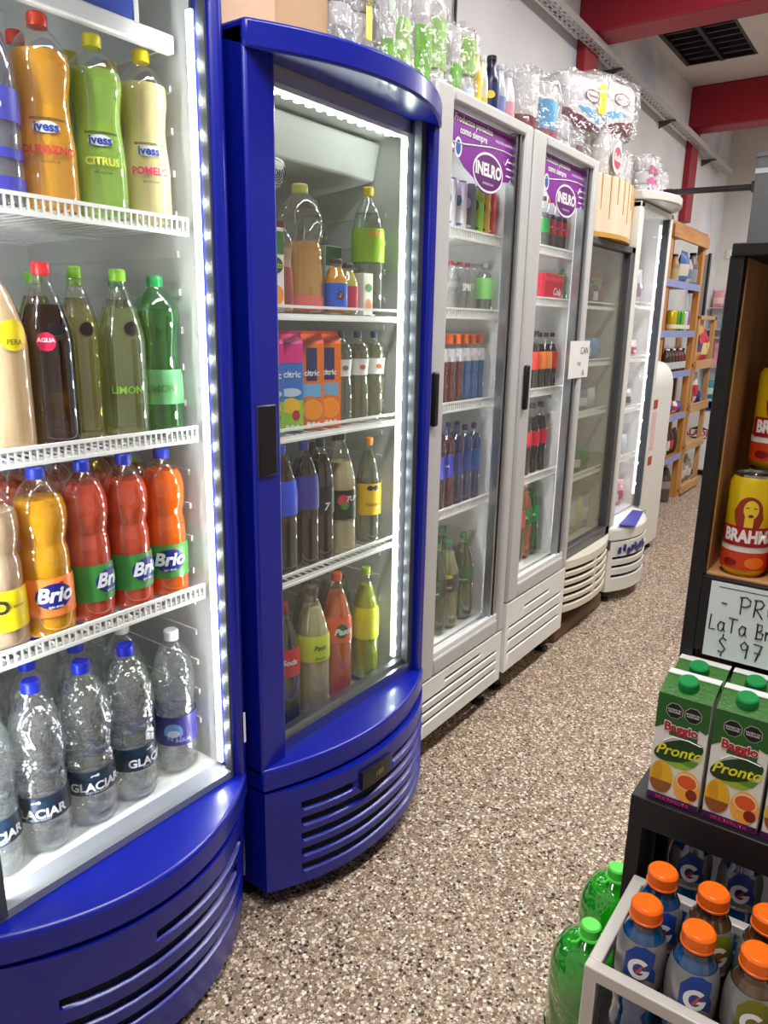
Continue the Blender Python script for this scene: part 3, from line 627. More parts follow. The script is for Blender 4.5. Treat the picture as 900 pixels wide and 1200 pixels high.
obj('blue_stripe', MB().prism([(-1.10, Y0+.05, .405), (-1.04, Y0+.12, .392), (-1.09, Y1-.10, .404), (-1.135, Y1-.14, .413)], (0, 0, .004)).mesh('b', mat((58, 60, 160), .4)), door)
g = P(t, 'grille', panel(Y0, Y1, .06, .318, -1.166, -1.125, .085, [(Y0+.03, Y1-.04, .13, .146), (Y0+.03, Y1-.04, .18, .196), (Y0+.03, Y1-.04, .225, .241), (Y0+.33, Y1-.04, .272, .288)], .025), [OFFW, DARK], ang=24)
for k in range(9):
    yy = Y0+.06+.028*k; tt = 2*(yy-Y0)/(Y1-Y0)-1; xx = -1.125+.085*(1-abs(tt)**2.2)
    random.seed(k); obj('sticker_scrap', poly_mesh(tuple((random.uniform(.7, 1.3)*.022*math.cos(R(a)), random.uniform(.7, 1.3)*.02*math.sin(R(a))) for a in range(0, 360, 40)), mat((34, 40, 130), .4)), g, (xx+.003, yy, .275+.012*math.sin(k*2.1)), (0, 0, R(-tt*-14)))
for z in (1.46, 1.20, .95, .70): shelf(t, Y0+.04, Y1-.04, -1.185, z, wires=False)
led(t, -1.172, Y1-.0355, .48, 1.85, -1, 1.6, 120, .11, (1, 1, 1)); led(t, -1.172, Y0+.0355, .48, 1.85, 1, 18, 40, .085, (1, 1, 1))
feet(t, [(-1.15, Y0+.06), (-1.15, Y1-.06), (-1.68, Y0+.06), (-1.68, Y1-.06)], .03)
# ---- white ice-cream style side cabinet behind it
t = thing('low_cabinet', 'white cabinet with rounded top corner and red stickers past the last cooler', 'cabinet', (-1.5, 4.4, 0), world=True)
pr = [(-1.78, 4.30, 0.05), (-1.22, 4.30, .05), (-1.22, 4.30, 1.02)]+[(-1.32+.10*math.cos(R(a)), 4.30, 1.02+.14*math.sin(R(a))) for a in range(10, 91, 16)]+[(-1.78, 4.30, 1.16)]
bd = P(t, 'body', MB().prism(pr, (0, .40, 0)), OFFW, .008)
for (z, c, hh) in ((.93, (170, 60, 40), .05), (.78, (232, 190, 190), .22), (.60, (180, 70, 60), .05), (.27, (190, 200, 190), .07)):
    obj('sticker', MB().box(-1.2195, -1.217, 4.33, 4.40, z-hh/2, z+hh/2).mesh('st', mat(c, .5)), bd)
feet(t, [(-1.27, 4.35), (-1.27, 4.65)], .03)
# door note
t = thing('paper_note', 'handwritten white paper note taped to the cooler door edge', 'note', (-1.083, 2.77, 1.2), world=True)
pn = P(t, 'sheet', MB().box(-1.0865, -1.0855, 2.690, 2.888, 1.160, 1.300), PAPER)
for s_, yy, zz, q_ in (('CAN', 2.835, 1.262, .038), ('A', 2.835, 1.178, .036), ('PUE', 2.79, 1.213, .02)): obj('lettering', text_mesh(s_, q_, mat((90, 92, 100), .6)), pn, (-1.0853, yy, zz))

# ================================================================== BOTTLES IN COOLER 1
NV = (26, 34, 110)
def ivess(txt, tc, bc):
    return (.12, .44, None, [('e', .040, .017, -30, .415, (214, 222, 236)), ('t', 'ivess', .019, -30, .415, (40, 60, 150), 0, .03), ('t', txt, .0165, -28, .30, tc, 0, .03), ('t', 'SIN AZUCAR', .005, -28, .24, bc, 0, .01), ('t', '==========', .009, -27, .455, (24, 24, 30), 0, .03)])
X1 = -1.185; z = 1.515
t = bottle('soda_bottle', 'clear soda bottle with blue-violet bands at left end of top shelf, nearest cooler', 'bottle', 'smooth', (X1, .625, z), .285, .042, drink=liquid((206, 208, 222), .2), cap=(70, 70, 190), lab=(.40, .56, (70, 72, 180), [('e', .020, .016, -16, .47, (226, 228, 236))]))
for q0, q1 in ((.22, .27), (.06, .13)): obj('band', MB().lathe([(.0428, q0*.285), (.0428, q1*.285)], 32, cap=False).mesh('band', mat((62, 64, 176), .4)), t, (0, 0, 0))
bottle('soda_bottle', 'peach orange soda bottle with red cap on top shelf of nearest cooler', 'bottle', 'curvy', (X1, .715, z), .285, .044, drink=juice((252, 186, 56)), fill=.80, cap=(228, 70, 44), lab=ivess('DURAZNO', (200, 50, 60), (70, 60, 60)))
bottle('soda_bottle', 'light green citrus soda bottle with yellow cap on top shelf of nearest cooler', 'bottle', 'curvy', (X1, .808, z), .282, .044, drink=juice((176, 222, 92)), fill=.80, cap=(232, 222, 40), lab=ivess('CITRUS', (226, 226, 90), (60, 90, 40)))
bottle('soda_bottle', 'pale yellow grapefruit soda bottle, rightmost on top shelf of nearest cooler', 'bottle', 'curvy', (X1, .903, z), .285, .042, drink=juice((252, 240, 176)), fill=.80, cap=(246, 222, 20), lab=ivess('POMELO', (216, 50, 110), (90, 90, 60)))
bottle('soda_bottle', 'clear soda bottle with yellow cap behind the citrus and grapefruit ones, nearest cooler', 'bottle', 'curvy', (-1.285, .908, z), .285, .042, drink=juice((196, 180, 140)), fill=.80, cap=(226, 200, 40), lab=ivess('POMELO', (60, 40, 40), (90, 90, 60)))
bottle('soda_bottle', 'red-capped soda bottle half hidden behind peach soda, top shelf of nearest cooler', 'bottle', 'curvy', (-1.285, .735, z), .285, .042, drink=liquid((170, 150, 130), .4), fill=.80, cap=(205, 50, 40))
for y in (.83, ): bottle('soda_bottle', 'green soda bottle directly behind the light green citrus soda, nearest cooler', 'bottle', 'curvy', (-1.285, y, z), .28, .042, drink=juice((150, 190, 80)), cap=(200, 190, 50))
z = 1.137
def disc(c, s, a=-30, zz=.64): return ('e', .036, .036, a, zz, c), ('t', s, .010, a, zz, (240, 236, 220), 0, .03)
bottle('juice_bottle', 'cloudy beige juice bottle with yellow disc at left end of second shelf', 'bottle', 'cone', (X1, .60, z), .30, .046, drink=juice((240, 214, 170)), cap=(220, 60, 50), lab=(.3, .5, None, [('e', .048, .048, 5, .62, (236, 216, 40)), ('t', 'AGUA', .013, 5, .635, (120, 110, 30), 0, .03), ('t', 'PERA', .011, 5, .585, (120, 110, 30), 0, .03)]))
bottle('soda_bottle', 'dark cola bottle with red cap and pink disc on second shelf', 'bottle', 'cone', (X1, .684, z), .30, .042, drink=liquid((66, 28, 16), .3), fill=.78, cap=(224, 44, 56), lab=(.3, .5, None, [('e', .030, .030, -32, .585, (216, 40, 84)), ('t', 'AGUA', .0095, -32, .592, (245, 230, 230), 0, .03), ('e', .026, .024, -10, .65, (30, 30, 34))]))
bottle('soda_bottle', 'yellowish clear soda bottle with lime cap beside the dark cola, second shelf', 'bottle', 'cone', (-1.215, .762, z), .30, .036, drink=liquid((246, 242, 186), .14), fill=.78, cap=(140, 205, 50), lab=(.3, .5, None, [('e', .024, .024, -10, .65, (30, 30, 34))]))
bottle('soda_bottle', 'green tinted clear soda bottle with lime cap, fourth along second shelf, nearest cooler', 'bottle', 'cone', (X1, .826, z), .298, .042, drink=liquid((228, 236, 180), .14), fill=.78, cap=(140, 205, 50), lab=(.22, .42, None, [('e', .026, .024, -8, .66, (30, 30, 34)), ('t', 'LIMON', .018, -28, .30, (120, 170, 60), 0, .03)]))
bottle('soda_bottle', 'green plastic lemon-lime bottle with green cap, right end of second shelf', 'bottle', 'curvy', (X1, .905, z), .292, .043, shell=PETG, drink=liquid((120, 205, 140), .15), fill=.80, cap=(40, 160, 90), lab=(.20, .42, mat((120, 190, 130), .3, alpha=.6), [('t', 'LIMON', .018, -36, .30, (60, 120, 60), 0, .03)]))
for (y, c, dc), nth in zip(((.635, (190, 40, 60), liquid((110, 60, 40), .3)), (.73, (120, 180, 50), liquid((200, 200, 110), .2)), (.808, (140, 200, 50), liquid((190, 200, 110), .2)), (.895, (60, 160, 90), liquid((120, 180, 110), .2))), ('red-capped first', 'dull green-capped second', 'lime-capped third', 'teal-capped last')):
    bottle('soda_bottle', nth+' bottle in the hidden row of the second shelf, nearest cooler', 'bottle', 'cone', (-1.29, y, z), .29, .042, drink=dc, cap=c, group='soda bottles behind the front row of the second shelf', detail=0)
z = .81
def brio(c, a=-30, lc=(230, 232, 240)): return (.14, .37, c, [('e', .064, .046, a, .262, (26, 36, 124)), ('t', 'Brio', .036, a, .268, lc, .25, .035), ('t', 'light drink', .006, a, .20, lc, .2, .01), ('e', .010, .006, a+16, .335, (200, 40, 40))])
bottle('juice_bottle', 'cloudy brown juice bottle with yellow label at left end of third shelf', 'bottle', 'brio', (X1, .555, z), .298, .044, drink=juice((222, 194, 164)), fill=.80, lab=(.14, .37, (240, 214, 20), [('t', 'O', .03, -20, .28, (30, 30, 40), 0, .05), ('t', '0% azucar', .008, 8, .28, (90, 90, 30), 0, .02)]))
bottle('juice_bottle', 'golden orange soda bottle with orange label and blue cap on third shelf', 'bottle', 'brio', (X1, .641, z), .298, .044, drink=juice((255, 186, 24)), fill=.82, lab=brio((238, 132, 60), -14))
bottle('juice_bottle', 'coral red soda bottle with green label, next to the golden orange one', 'bottle', 'brio', (X1, .7255, z), .298, .040, drink=juice((236, 92, 62)), fill=.86, lab=brio((60, 134, 60), 24))
bottle('juice_bottle', 'coral red soda bottle with green label, next to the bright orange one', 'bottle', 'brio', (X1, .811, z), .298, .041, drink=juice((240, 92, 58)), fill=.84, lab=brio((60, 134, 60), 12))
bottle('juice_bottle', 'bright orange soda bottle at right end of third shelf in nearest cooler', 'bottle', 'brio', (X1, .897, z), .298, .042, drink=juice((255, 112, 10)), fill=.86, lab=brio((70, 130, 60), -30))
for k, y in enumerate((.62, .70, .785, .87)):
    for xx in (-1.285, -1.38):
        bottle('juice_bottle', ('first', 'second', 'third', 'fourth')[k]+' orange soda from left, '+('second' if xx > -1.3 else 'third')+' row of third shelf, nearest cooler', 'bottle', 'brio', (xx, y+.03, z), .298, .041, drink=juice(((232, 104, 60), (226, 110, 70))[k % 2]), fill=.84, group='orange soda bottles behind the front row of the third shelf', detail=0, lab=(.14, .37, (60, 134, 60), []))
z = .408
WL = liquid((248, 251, 251), .10, .12); PETW = film((.985, .99, .99), 1.6, .05, (26, .9), 0, 2.0)
def glac(c, a, txt='GLACIAR'): return (.21, .36, c, [('t', txt, .024, a, .262, (240, 244, 246), 0, .035), ('t', 'BAJO EN SODIO', .006, a, .228, (200, 210, 214), 0, .01), ('e', .014, .006, a-4, .325, (220, 230, 232)), ('e', .006, .006, a+4, .331, (220, 230, 232))])
TE = (8, 40, 66)
for (y, dy, a, lbl) in ((.50, 0, -20, 'water bottle with navy label at left end of bottom shelf'), (.593, 0, -40, 'water bottle with teal label, nearest blue-capped one fully in view, bottom shelf'), (.690, 0, -18, 'water bottle whose dark label faces out, middle of bottom shelf in nearest cooler'), (.786, 0, 14, 'water bottle with turned label and blue cap beside the white-capped bottle')):
    bottle('water_bottle', lbl, 'bottle', 'water', (X1, y, z), .325, .046, shell=PETW, drink=WL, fill=.84, cap=(30, 50, 215), lab=glac(TE, a))
bottle('water_bottle', 'water bottle with white cap and violet-blue label, right end of bottom shelf', 'bottle', 'water', (-1.19, .900, z), .315, .043, shell=PETW, drink=WL, fill=.84, cap=(236, 238, 240), lab=(.21, .42, (52, 44, 130), [('e', .040, .040, -46, .31, (110, 160, 220)), ('e', .026, .016, -46, .30, (220, 235, 245)), ('t', 'AGUA', .012, -20, .25, (180, 190, 230), 0, .02)]))
for k, (xx, y, c) in enumerate(((-1.285, .54, (30, 50, 215)), (-1.285, .64, (30, 50, 215)), (-1.285, .74, (40, 60, 200)), (-1.29, .85, (230, 232, 236)), (-1.385, .60, (30, 50, 215)), (-1.385, .72, (30, 50, 215)), (-1.385, .84, (230, 232, 236)))):
    bottle('water_bottle', ('first', 'second', 'third', 'white-capped fourth', 'first', 'second', 'white-capped third')[k]+' water bottle, '+('second' if k < 4 else 'third')+' row of bottom shelf, nearest cooler', 'bottle', 'water', (xx, y, z), .32, .045, shell=PETW, drink=WL, fill=.84, cap=c, lab=(.21, .36, TE if k != 3 else (40, 50, 120), []), group='water bottles behind the front row of the bottom shelf', detail=0)

# ================================================================== COOLER 2
X2 = -1.178
def carton(label, loc, w_, d, h, cols, cat='carton', group=None, deco=None, rot=0, name='juice_carton', gable=False, capc=None):
    """drink carton; local +x is the printed front"""
    t = thing(name, label, cat, loc, rot, group); side, topc = cols
    hh = h*.88 if gable else h
    P_ = MB().box(-d, 0, -w_/2, w_/2, 0, hh)
    obj('body', P_.mesh('body', mat(side, .4)), t, (0, 0, 0), bev=.0015)
    if gable:
        g = MB().prism([(-d, -w_/2, hh), (0, -w_/2, hh), (-d*.5+.002, -w_/2, h*.97), (-d*.5-.002, -w_/2, h*.97)], (0, w_, 0)); g.box(-d*.5-.0015, -d*.5+.0015, -w_/2, w_/2, h*.96, h)
        obj('gable_top', g.mesh('top', mat(topc, .4)), t, (0, 0, 0))
    if deco: deco(t)
    return t
z = 1.370
def mini_pronto(t):
    G = mat((40, 110, 40), .4)
    obj('green_print', poly_mesh(rect(.060, .045), G), t, (.0004, 0, .14)); obj('leaf_print', poly_mesh(ell(.055, .035), mat((14, 70, 34), .4)), t, (.0008, 0, .095)); obj('lettering', text_mesh('Pronto', .018, mat((230, 230, 60), .4)), t, (.0014, 0, .095)); obj('fruit_print', poly_mesh(ell(.04, .04), mat((240, 150, 60), .4)), t, (.0008, .008, .035))
carton('white and green juice carton at left end of top shelf, second blue cooler', (-1.13, 1.165, z), .062, .055, .17, ((226, 228, 220), 0), deco=mini_pronto)
carton('green topped juice carton behind the small juice bottles, second blue cooler', (-1.235, 1.485, z), .062, .055, .165, ((226, 228, 220), 0), deco=mini_pronto)
bottle('juice_bottle', 'tall half-clear orange juice bottle with pale yellow cap, left on top shelf', 'bottle', 'brio', (-1.20, 1.325, z), .28, .052, drink=juice((232, 176, 84)), fill=.56, cap=(226, 226, 120), lab=(.03, .14, (216, 110, 100), []))
bottle('juice_bottle', 'small orange and red juice bottle at left end beside the green carton', 'bottle', 'curvy', (-1.165, 1.225, z), .19, .024, drink=juice((214, 170, 140)), fill=.7, cap=(120, 60, 60), lab=(.1, .5, (140, 60, 60), []))
bottle('juice_bottle', 'small orange juice bottle with blue label on top shelf of second blue cooler', 'bottle', 'flask', (-1.155, 1.398, z), .125, .027, drink=juice((250, 180, 30)), cap=(60, 50, 50), lab=(.08, .56, (36, 90, 200), [('e', .018, .018, -26, .34, (20, 20, 40)), ('e', .012, .012, -26, .34, (240, 120, 60))]))
bottle('juice_bottle', 'small yellow juice bottle with red label beside the blue-labelled one', 'bottle', 'flask', (-1.17, 1.462, z), .12, .025, drink=juice((236, 220, 110)), cap=(60, 60, 60), lab=(.08, .56, (190, 50, 80), []))
carton('small white juice carton with orange print on top shelf, second blue cooler', (-1.145, 1.512, z), .038, .035, .10, ((226, 224, 214), 0), deco=lambda t: (obj('fruit_print', poly_mesh(ell(.022, .03), mat((236, 140, 80), .4)), t, (.0006, 0, .025)), obj('leaf_print', poly_mesh(ell(.026, .02), mat((70, 130, 60), .4)), t, (.0006, 0, .065))))
bottle('water_bottle', 'faint clear bottle with yellow cap standing behind the small juices', 'bottle', 'smooth', (-1.32, 1.50, z), .28, .045, drink=liquid((226, 230, 224), .1), cap=(214, 206, 80), lab=(.2, .45, (200, 220, 120), []))
bottle('soda_bottle', 'clear bottle with yellow cap and lime green label, right on top shelf', 'bottle', 'smooth', (-1.180, 1.553, z), .305, .041, drink=liquid((224, 232, 222), .1), fill=.8, cap=(216, 190, 40), lab=(.42, .68, (168, 224, 30), [('e', .05, .014, -26, .64, (240, 190, 40))]))
z = 1.106
def citric(blue):
    def f(t):
        if blue:
            obj('top_print', poly_mesh(rect(.059, .04), mat((236, 40, 140), .4)), t, (.0004, 0, .176)); obj('green_print', poly_mesh(rect(.058, .07), mat((150, 205, 60), .4)), t, (.0004, 0, .038)); obj('mango_print', poly_mesh(ell(.045, .036), mat((250, 200, 30), .4)), t, (.0008, 0, .060)); obj('apple_print', poly_mesh(ell(.018, .024), mat((190, 40, 60), .4)), t, (.0012, .012, .038))
            obj('lettering', text_mesh('citric', .020, WHITE, bold=.03), t, (.0012, .004, .130)); obj('cloud_print', poly_mesh(ell(.05, .02), mat((200, 225, 240), .4)), t, (.0006, 0, .09))
        else:
            obj('blue_print', poly_mesh(rect(.026, .075), mat((34, 40, 100), .4)), t, (.0004, 0, .15)); obj('lettering', text_mesh('citric', .018, WHITE, bold=.03), t, (.0012, 0, .130)); obj('sky_print', poly_mesh(rect(.046, .03), mat((110, 180, 220), .4)), t, (.0004, 0, .09))
            o1 = obj('orange_print', poly_mesh(ell(.048, .048), mat((248, 170, 60), .4)), t, (.0008, .002, .045)); obj('orange_slice', poly_mesh(ell(.040, .040), mat((252, 150, 30), .4)), o1, (.0005, 0, 0)); obj('fruit_print', poly_mesh(ell(.03, .02), mat((226, 120, 30), .4)), t, (.0007, -.004, .068))
        for k in (-1, 0, 1): obj('seal', poly_mesh(ell(.010, .010, 12), WHITE), t, (.001, k*.012+.004, .012))
    return f
for y, b, l in ((1.155, 1, 'blue and pink juice carton, leftmost on the second shelf of the second blue cooler'), (1.218, 1, 'blue and pink juice carton with mango print, next to the orange cartons'), (1.290, 0, 'orange juice carton with navy panel, left one of the pair'), (1.353, 0, 'orange juice carton with navy panel, right one beside the bottles')):
    carton(l, (-1.150, y+.014, z), .060, .048, .225, ((54, 120, 205) if b else (238, 120, 40), (226, 40, 130) if b else (225, 90, 50)), deco=citric(b), gable=True, rot=R(-32))
for y, c, l in ((1.455, (90, 140, 110), 'clear water bottle with white label and green mark right of the juice cartons'), (1.525, (190, 90, 50), 'tea-green bottle with white label and brown mark, middle of three'), (1.595, (226, 80, 40), 'tea-green bottle with white label and orange mark by the light strip')):
    bottle('flavoured_water_bottle', l, 'bottle', 'curvy', (X2, y-.012, z), .225, .030, drink=liquid((215, 222, 205), .1) if y < 1.5 else liquid((214, 214, 176), .15), cap=(50, 55, 90), lab=(.52, .70, (222, 224, 220), [('e', .018, .012, -22, .61, c)]))
z = .765
CO = liquid((34, 18, 14), .5)
bottle('cola_bottle', 'dark cola bottle with bright blue label at left end of third shelf', 'bottle', 'smooth', (X2, 1.222, z), .31, .040, drink=CO, cap=(40, 80, 200), lab=(.48, .74, (40, 80, 230), []))
bottle('cola_bottle', 'dark cola bottle with violet-blue label beside the bright blue one', 'bottle', 'smooth', (-1.175, 1.302, z), .31, .036, drink=CO, cap=(60, 60, 160), lab=(.48, .74, (56, 56, 150), []))
bottle('cola_bottle', 'black cola bottle with black label and white 7 on third shelf', 'bottle', 'smooth', (X2, 1.366, z), .31, .034, drink=CO, cap=(20, 60, 50), lab=(.40, .62, (24, 38, 36), [('e', .018, .014, -30, .57, (14, 14, 16)), ('t', '7', .026, -24, .46, (220, 220, 220), .2, .03)]))
bottle('soda_bottle', 'pale cloudy soda bottle with black and red label on third shelf', 'bottle', 'cone', (-1.178, 1.446, z), .318, .040, drink=juice((216, 206, 160)), fill=.76, cap=(30, 80, 60), lab=(.30, .54, (20, 42, 42), [('e', .03, .03, -40, .46, (214, 60, 80)), ('e', .024, .024, -34, .42, (60, 140, 60)), ('t', '7UP', .018, -8, .47, (220, 224, 220), .2, .03)]))
bottle('soda_bottle', 'pale soda bottle with light blue label behind the black-labelled one', 'bottle', 'cone', (-1.245, 1.510, z), .30, .034, drink=juice((210, 206, 170)), fill=.76, cap=(120, 70, 40), lab=(.22, .50, (70, 160, 214), [('t', 'POMELO', .012, -20, .36, (20, 30, 50), .2, .03)]))
bottle('soda_bottle', 'clear soda bottle with orange cap and yellow label at right of third shelf', 'bottle', 'cone', (X2, 1.566, z), .290, .034, drink=liquid((214, 216, 196), .12), cap=(226, 150, 50), lab=(.28, .58, (238, 190, 20), [('e', .018, .014, -44, .54, (30, 30, 30)), ('e', .018, .014, -16, .54, (30, 30, 30)), ('t', 'TONICA', .012, -26, .38, (150, 110, 20), 0, .03)]))
z = .36
bottle('soda_bottle', 'dark green bottle with red label at left end of the bottom row', 'bottle', 'cone', (X2, 1.225, z), .325, .040, shell=PETG, drink=liquid((20, 60, 40), .4), cap=(180, 40, 40), lab=(.44, .66, (206, 36, 50), [('t', 'Soda', .020, -26, .56, (235, 235, 235), .2, .03)]))
bottle('soda_bottle', 'cloudy pale soda bottle with lime label on bottom row of second blue cooler', 'bottle', 'cone', (-1.17, 1.322, z), .345, .045, drink=juice((214, 206, 150)), fill=.84, cap=(120, 110, 90), lab=(.44, .64, (200, 220, 50), [('t', 'Paso', .018, -22, .55, (50, 110, 60), .2, .03), ('t', 'limon', .012, -22, .47, (80, 140, 60), .2, .02)]))
bottle('soda_bottle', 'orange soda bottle with orange and green label on bottom row', 'bottle', 'cone', (X2, 1.430, z), .350, .042, drink=juice((244, 120, 44)), fill=.84, cap=(230, 100, 40), lab=(.46, .66, (232, 100, 60), [('e', .036, .040, -30, .56, (40, 110, 60)), ('t', 'Pasos', .024, -22, .555, (240, 240, 235), .3, .04)]))
bottle('soda_bottle', 'clear dark bottle with pale blue label between orange and lime sodas', 'bottle', 'cone', (-1.262, 1.490, z), .335, .034, drink=liquid((150, 165, 130), .2), cap=(60, 90, 90), lab=(.40, .62, (90, 160, 200), [('t', 'soda', .016, -20, .5, (30, 50, 90), .2, .03)]))
bottle('soda_bottle', 'lime green soda bottle with yellow label at right end of bottom row', 'bottle', 'cone', (-1.178, 1.560, z), .330, .038, drink=juice((186, 204, 60)), fill=.85, cap=(150, 190, 50), lab=(.38, .66, (216, 222, 20), []))
for nth, (zz, y, c) in zip(('left bottom', 'middle bottom', 'right bottom', 'left upper', 'right upper'), ((.36, 1.30, (150, 170, 110)), (.36, 1.42, (190, 150, 90)), (.36, 1.565, (120, 130, 90)), (.765, 1.33, (60, 50, 44)), (.765, 1.45, (70, 60, 50)))):
    bottle('soda_bottle', nth+' bottle hidden behind the front bottles, lower shelves of second blue cooler', 'bottle', 'cone', (-1.28, y, zz), .32, .040, drink=liquid(c, .4), cap=(70, 80, 90), group='second-row bottles of the second blue cooler', detail=0)

# ================================================================== COOLER 3 (white)
X3 = -1.195; z = 1.609
for y, c, l, mk in ((1.955, (232, 234, 236), 'white drink can at left end of top shelf, first white cooler', (60, 110, 190)), (2.015, (236, 238, 240), 'white drink can with blue print, second in the row of tall cans', (70, 120, 200)), (2.068, (110, 114, 118), 'dark grey tall drink can between the white and green ones', (220, 220, 220)), (2.118, (150, 214, 40), 'lime green tall drink can on top shelf of first white cooler', (40, 90, 30)), (2.160, (240, 190, 30), 'yellow tall drink can partly behind the red one', (60, 60, 30)), (2.198, (226, 44, 48), 'red tall drink can at right end of the tall cans', (240, 240, 240))):
    can(l, (X3, y, z), .150, .0255, c, lab=[('e', .018, .03, -58, .095, mk), ('e', .024, .008, -58, .03, mk)])
z = 1.386
def multipack(label, loc, w_, d, h, body, band, name='drink_pack', cols=3, rows=2, kind='smooth', drink=None, cap=(200, 40, 50), txt=None, tc=(240, 240, 240)):
    """shrink-wrapped bottles sold as one pack"""
    t = thing(name, label, 'drink pack', loc); r = min(w_/cols, d/rows)/2*.98
    for j in range(rows):
        for i in range(cols):
            cx, cy_ = -d/2+(j+.5)*d/rows, -w_/2+(i+.5)*w_/cols
            b = obj('bottle', K(('mp', kind, h, r, body.name), lambda: MB().lathe([(q*r, zz*h) for q, zz in PROF[kind]], 16).mesh('b', body, 50)), t, (cx, cy_, 0))
            obj('cap', K(('mc', h, r, cap), lambda: MB().lathe([(r*.34, h*.94), (r*.34, h)], 14).mesh('c', mat(cap))), b, (0, 0, 0))
            if band: obj('label', K(('ml', h, r, band[2]), lambda: MB().lathe([(r*1.01, h*band[0]), (r*1.01, h*band[1])], 16, cap=False).mesh('l', mat(band[2], .4))), b, (0, 0, 0))
    f = obj('wrap', MB().box(-d/2-.002, d/2+.002, -w_/2-.002, w_/2+.002, .002, h*.92).mesh('wrap', WRAP), t, (0, 0, 0), bev=.012)
    if txt: obj('lettering', text_mesh(txt, h*.18, mat(tc, .4), bold=.03), f, (d/2+.004, 0, h*.5))
    return t
multipack('grey film-wrapped six-pack of clear bottles on the second shelf, first white cooler', (-1.22, 2.035, z), .15, .10, .15, liquid((190, 190, 190), .35), (.5, .6, (150, 150, 150)), txt='SPRI')
bottle('soda_bottle', 'clear bottle with fresh green label at right of the wrapped six-pack', 'bottle', 'smooth', (-1.19, 2.185, z), .155, .032, drink=liquid((200, 210, 200), .3), cap=(190, 200, 190), lab=(.30, .72, (140, 220, 120), []))
z = 1.108
for k, y in enumerate((1.945, 1.992, 2.039, 2.086, 2.133, 2.180)):
    rd = k < 3; nth = ('leftmost', 'second', 'third')[k % 3]
    for j in range(3):
        lb = ('%s of the three %s sports drinks, orange cap, front of the middle shelf' % (nth, 'dark red' if rd else 'blue')) if j == 0 else ('%s %s sports drink in the %s row of the middle shelf, first white cooler' % (nth, 'dark red' if rd else 'blue', ('second', 'third')[j-1]))
        bottle('sports_drink', lb, 'bottle', 'sport', (X3-.052*j, y, z), .215, .0235, drink=juice((120, 22, 34) if rd else (0, 110, 190), .2), fill=.66, cap=(240, 104, 34), lab=(.62, .80, (190, 190, 192), [('e', .012, .016, -58, .71, (230, 232, 234))] if j == 0 else []), detail=0, group=None if j == 0 else ('red' if rd else 'blue')+' sports drinks behind')
z = .775
for k, (y, c, lc) in enumerate(((1.945, (80, 40, 60), (70, 80, 190)), (2.00, (120, 40, 70), (60, 70, 180)), (2.06, (40, 60, 120), (50, 60, 130)), (2.115, (20, 80, 150), (30, 70, 150)), (2.175, (20, 90, 170), (30, 90, 170)))):
    bottle('sports_drink', ('violet-blue labelled drink at left end of fourth shelf', 'violet-blue labelled drink second from left of fourth shelf', 'dark blue drink bottle in the middle of fourth shelf', 'deep blue drink bottle right of the middle, fourth shelf', 'deep blue drink bottle at right end of fourth shelf')[k]+', first white cooler', 'bottle', 'curvy', (X3, y, z), .26, .028, drink=liquid(c, .5), cap=(60, 50, 120) if k else (170, 50, 70), lab=(.40, .68, lc, [('t', 'Soda', .012, -58, .54, (200, 205, 230), .2, .02)] if k < 2 else []), detail=0)
    bottle('sports_drink', ('first', 'second', 'third', 'fourth', 'fifth')[k]+' drink bottle in the second row, fourth shelf of first white cooler', 'bottle', 'curvy', (X3-.065, y, z), .26, .028, drink=liquid(c, .5), cap=(60, 50, 120), lab=(.40, .68, lc, []), detail=0, group='second row of the fourth shelf, first white cooler')
z = .352
for k, (y, dc, lc, s) in enumerate(((1.965, (30, 80, 50), (20, 44, 30), PETG), (2.045, (170, 180, 120), (30, 50, 40), PET), (2.15, (40, 110, 60), (30, 90, 60), PETG))):
    bottle('soda_bottle', ('dark green soda bottle at left of the cooler floor', 'pale green soda bottle with black and yellow label on the floor', 'large green soda bottle at right of the cooler floor')[k]+', first white cooler', 'bottle', 'cone', (-1.20, y, z), .305, .041, shell=s, drink=liquid(dc, .45), cap=(40, 110, 60), lab=(.42, .62, lc, [('t', 'limon', .014, -58, .48, (200, 210, 200), .2, .02)]+([('e', .04, .014, -56, .60, (220, 200, 50))] if k == 1 else [])), detail=0)
    bottle('soda_bottle', ('left', 'middle', 'right')[k]+' green bottle in the second row, floor of first white cooler', 'bottle', 'cone', (-1.30, y+.02, z), .305, .041, shell=PETG, drink=liquid((40, 100, 60), .45), cap=(40, 110, 60), lab=(.42, .62, (30, 90, 60), []), detail=0, group='green bottles in the second row of the first white cooler')

# ================================================================== COOLER 4 (white)
X4 = -1.19; z = 1.614
for k, (y, g, lc, cc) in enumerate(((2.60, 1, (60, 190, 90), (70, 70, 70)), (2.655, 0, (214, 40, 40), (220, 60, 50)), (2.715, 0, (214, 40, 40), (220, 60, 50)), (2.766, 0, (214, 40, 40), (80, 80, 80)))):
    bottle('soda_bottle' if g else 'cola_bottle', ('green-labelled clear soda bottle at left end of top shelf, second white cooler', 'cola bottle with red cap, left of the middle on that top shelf', 'cola bottle with red cap beside the grey-capped one, second white cooler', 'cola bottle with grey cap at right end of top shelf, second white cooler')[k], 'bottle', 'contour', (X4, y, z), .185, .026, drink=liquid((70, 60, 54), .35) if not g else liquid((200, 214, 205), .2), fill=.7, cap=cc, lab=(.34, .60, lc, [('t', 'Cola', .013, -58, .47, (240, 230, 230), .3, .03)] if not g else []), detail=0)
z = 1.440
def redpack(t):
    obj('can_top_row', MB().box(-.06, .0005, -.083, .083, .072, .088).mesh('c', mat((214, 60, 70), .3)), t, (0, 0, 0)); obj('lettering', text_mesh('Cola', .036, WHITE, shear=.3, bold=.02), t, (.001, .02, .036))
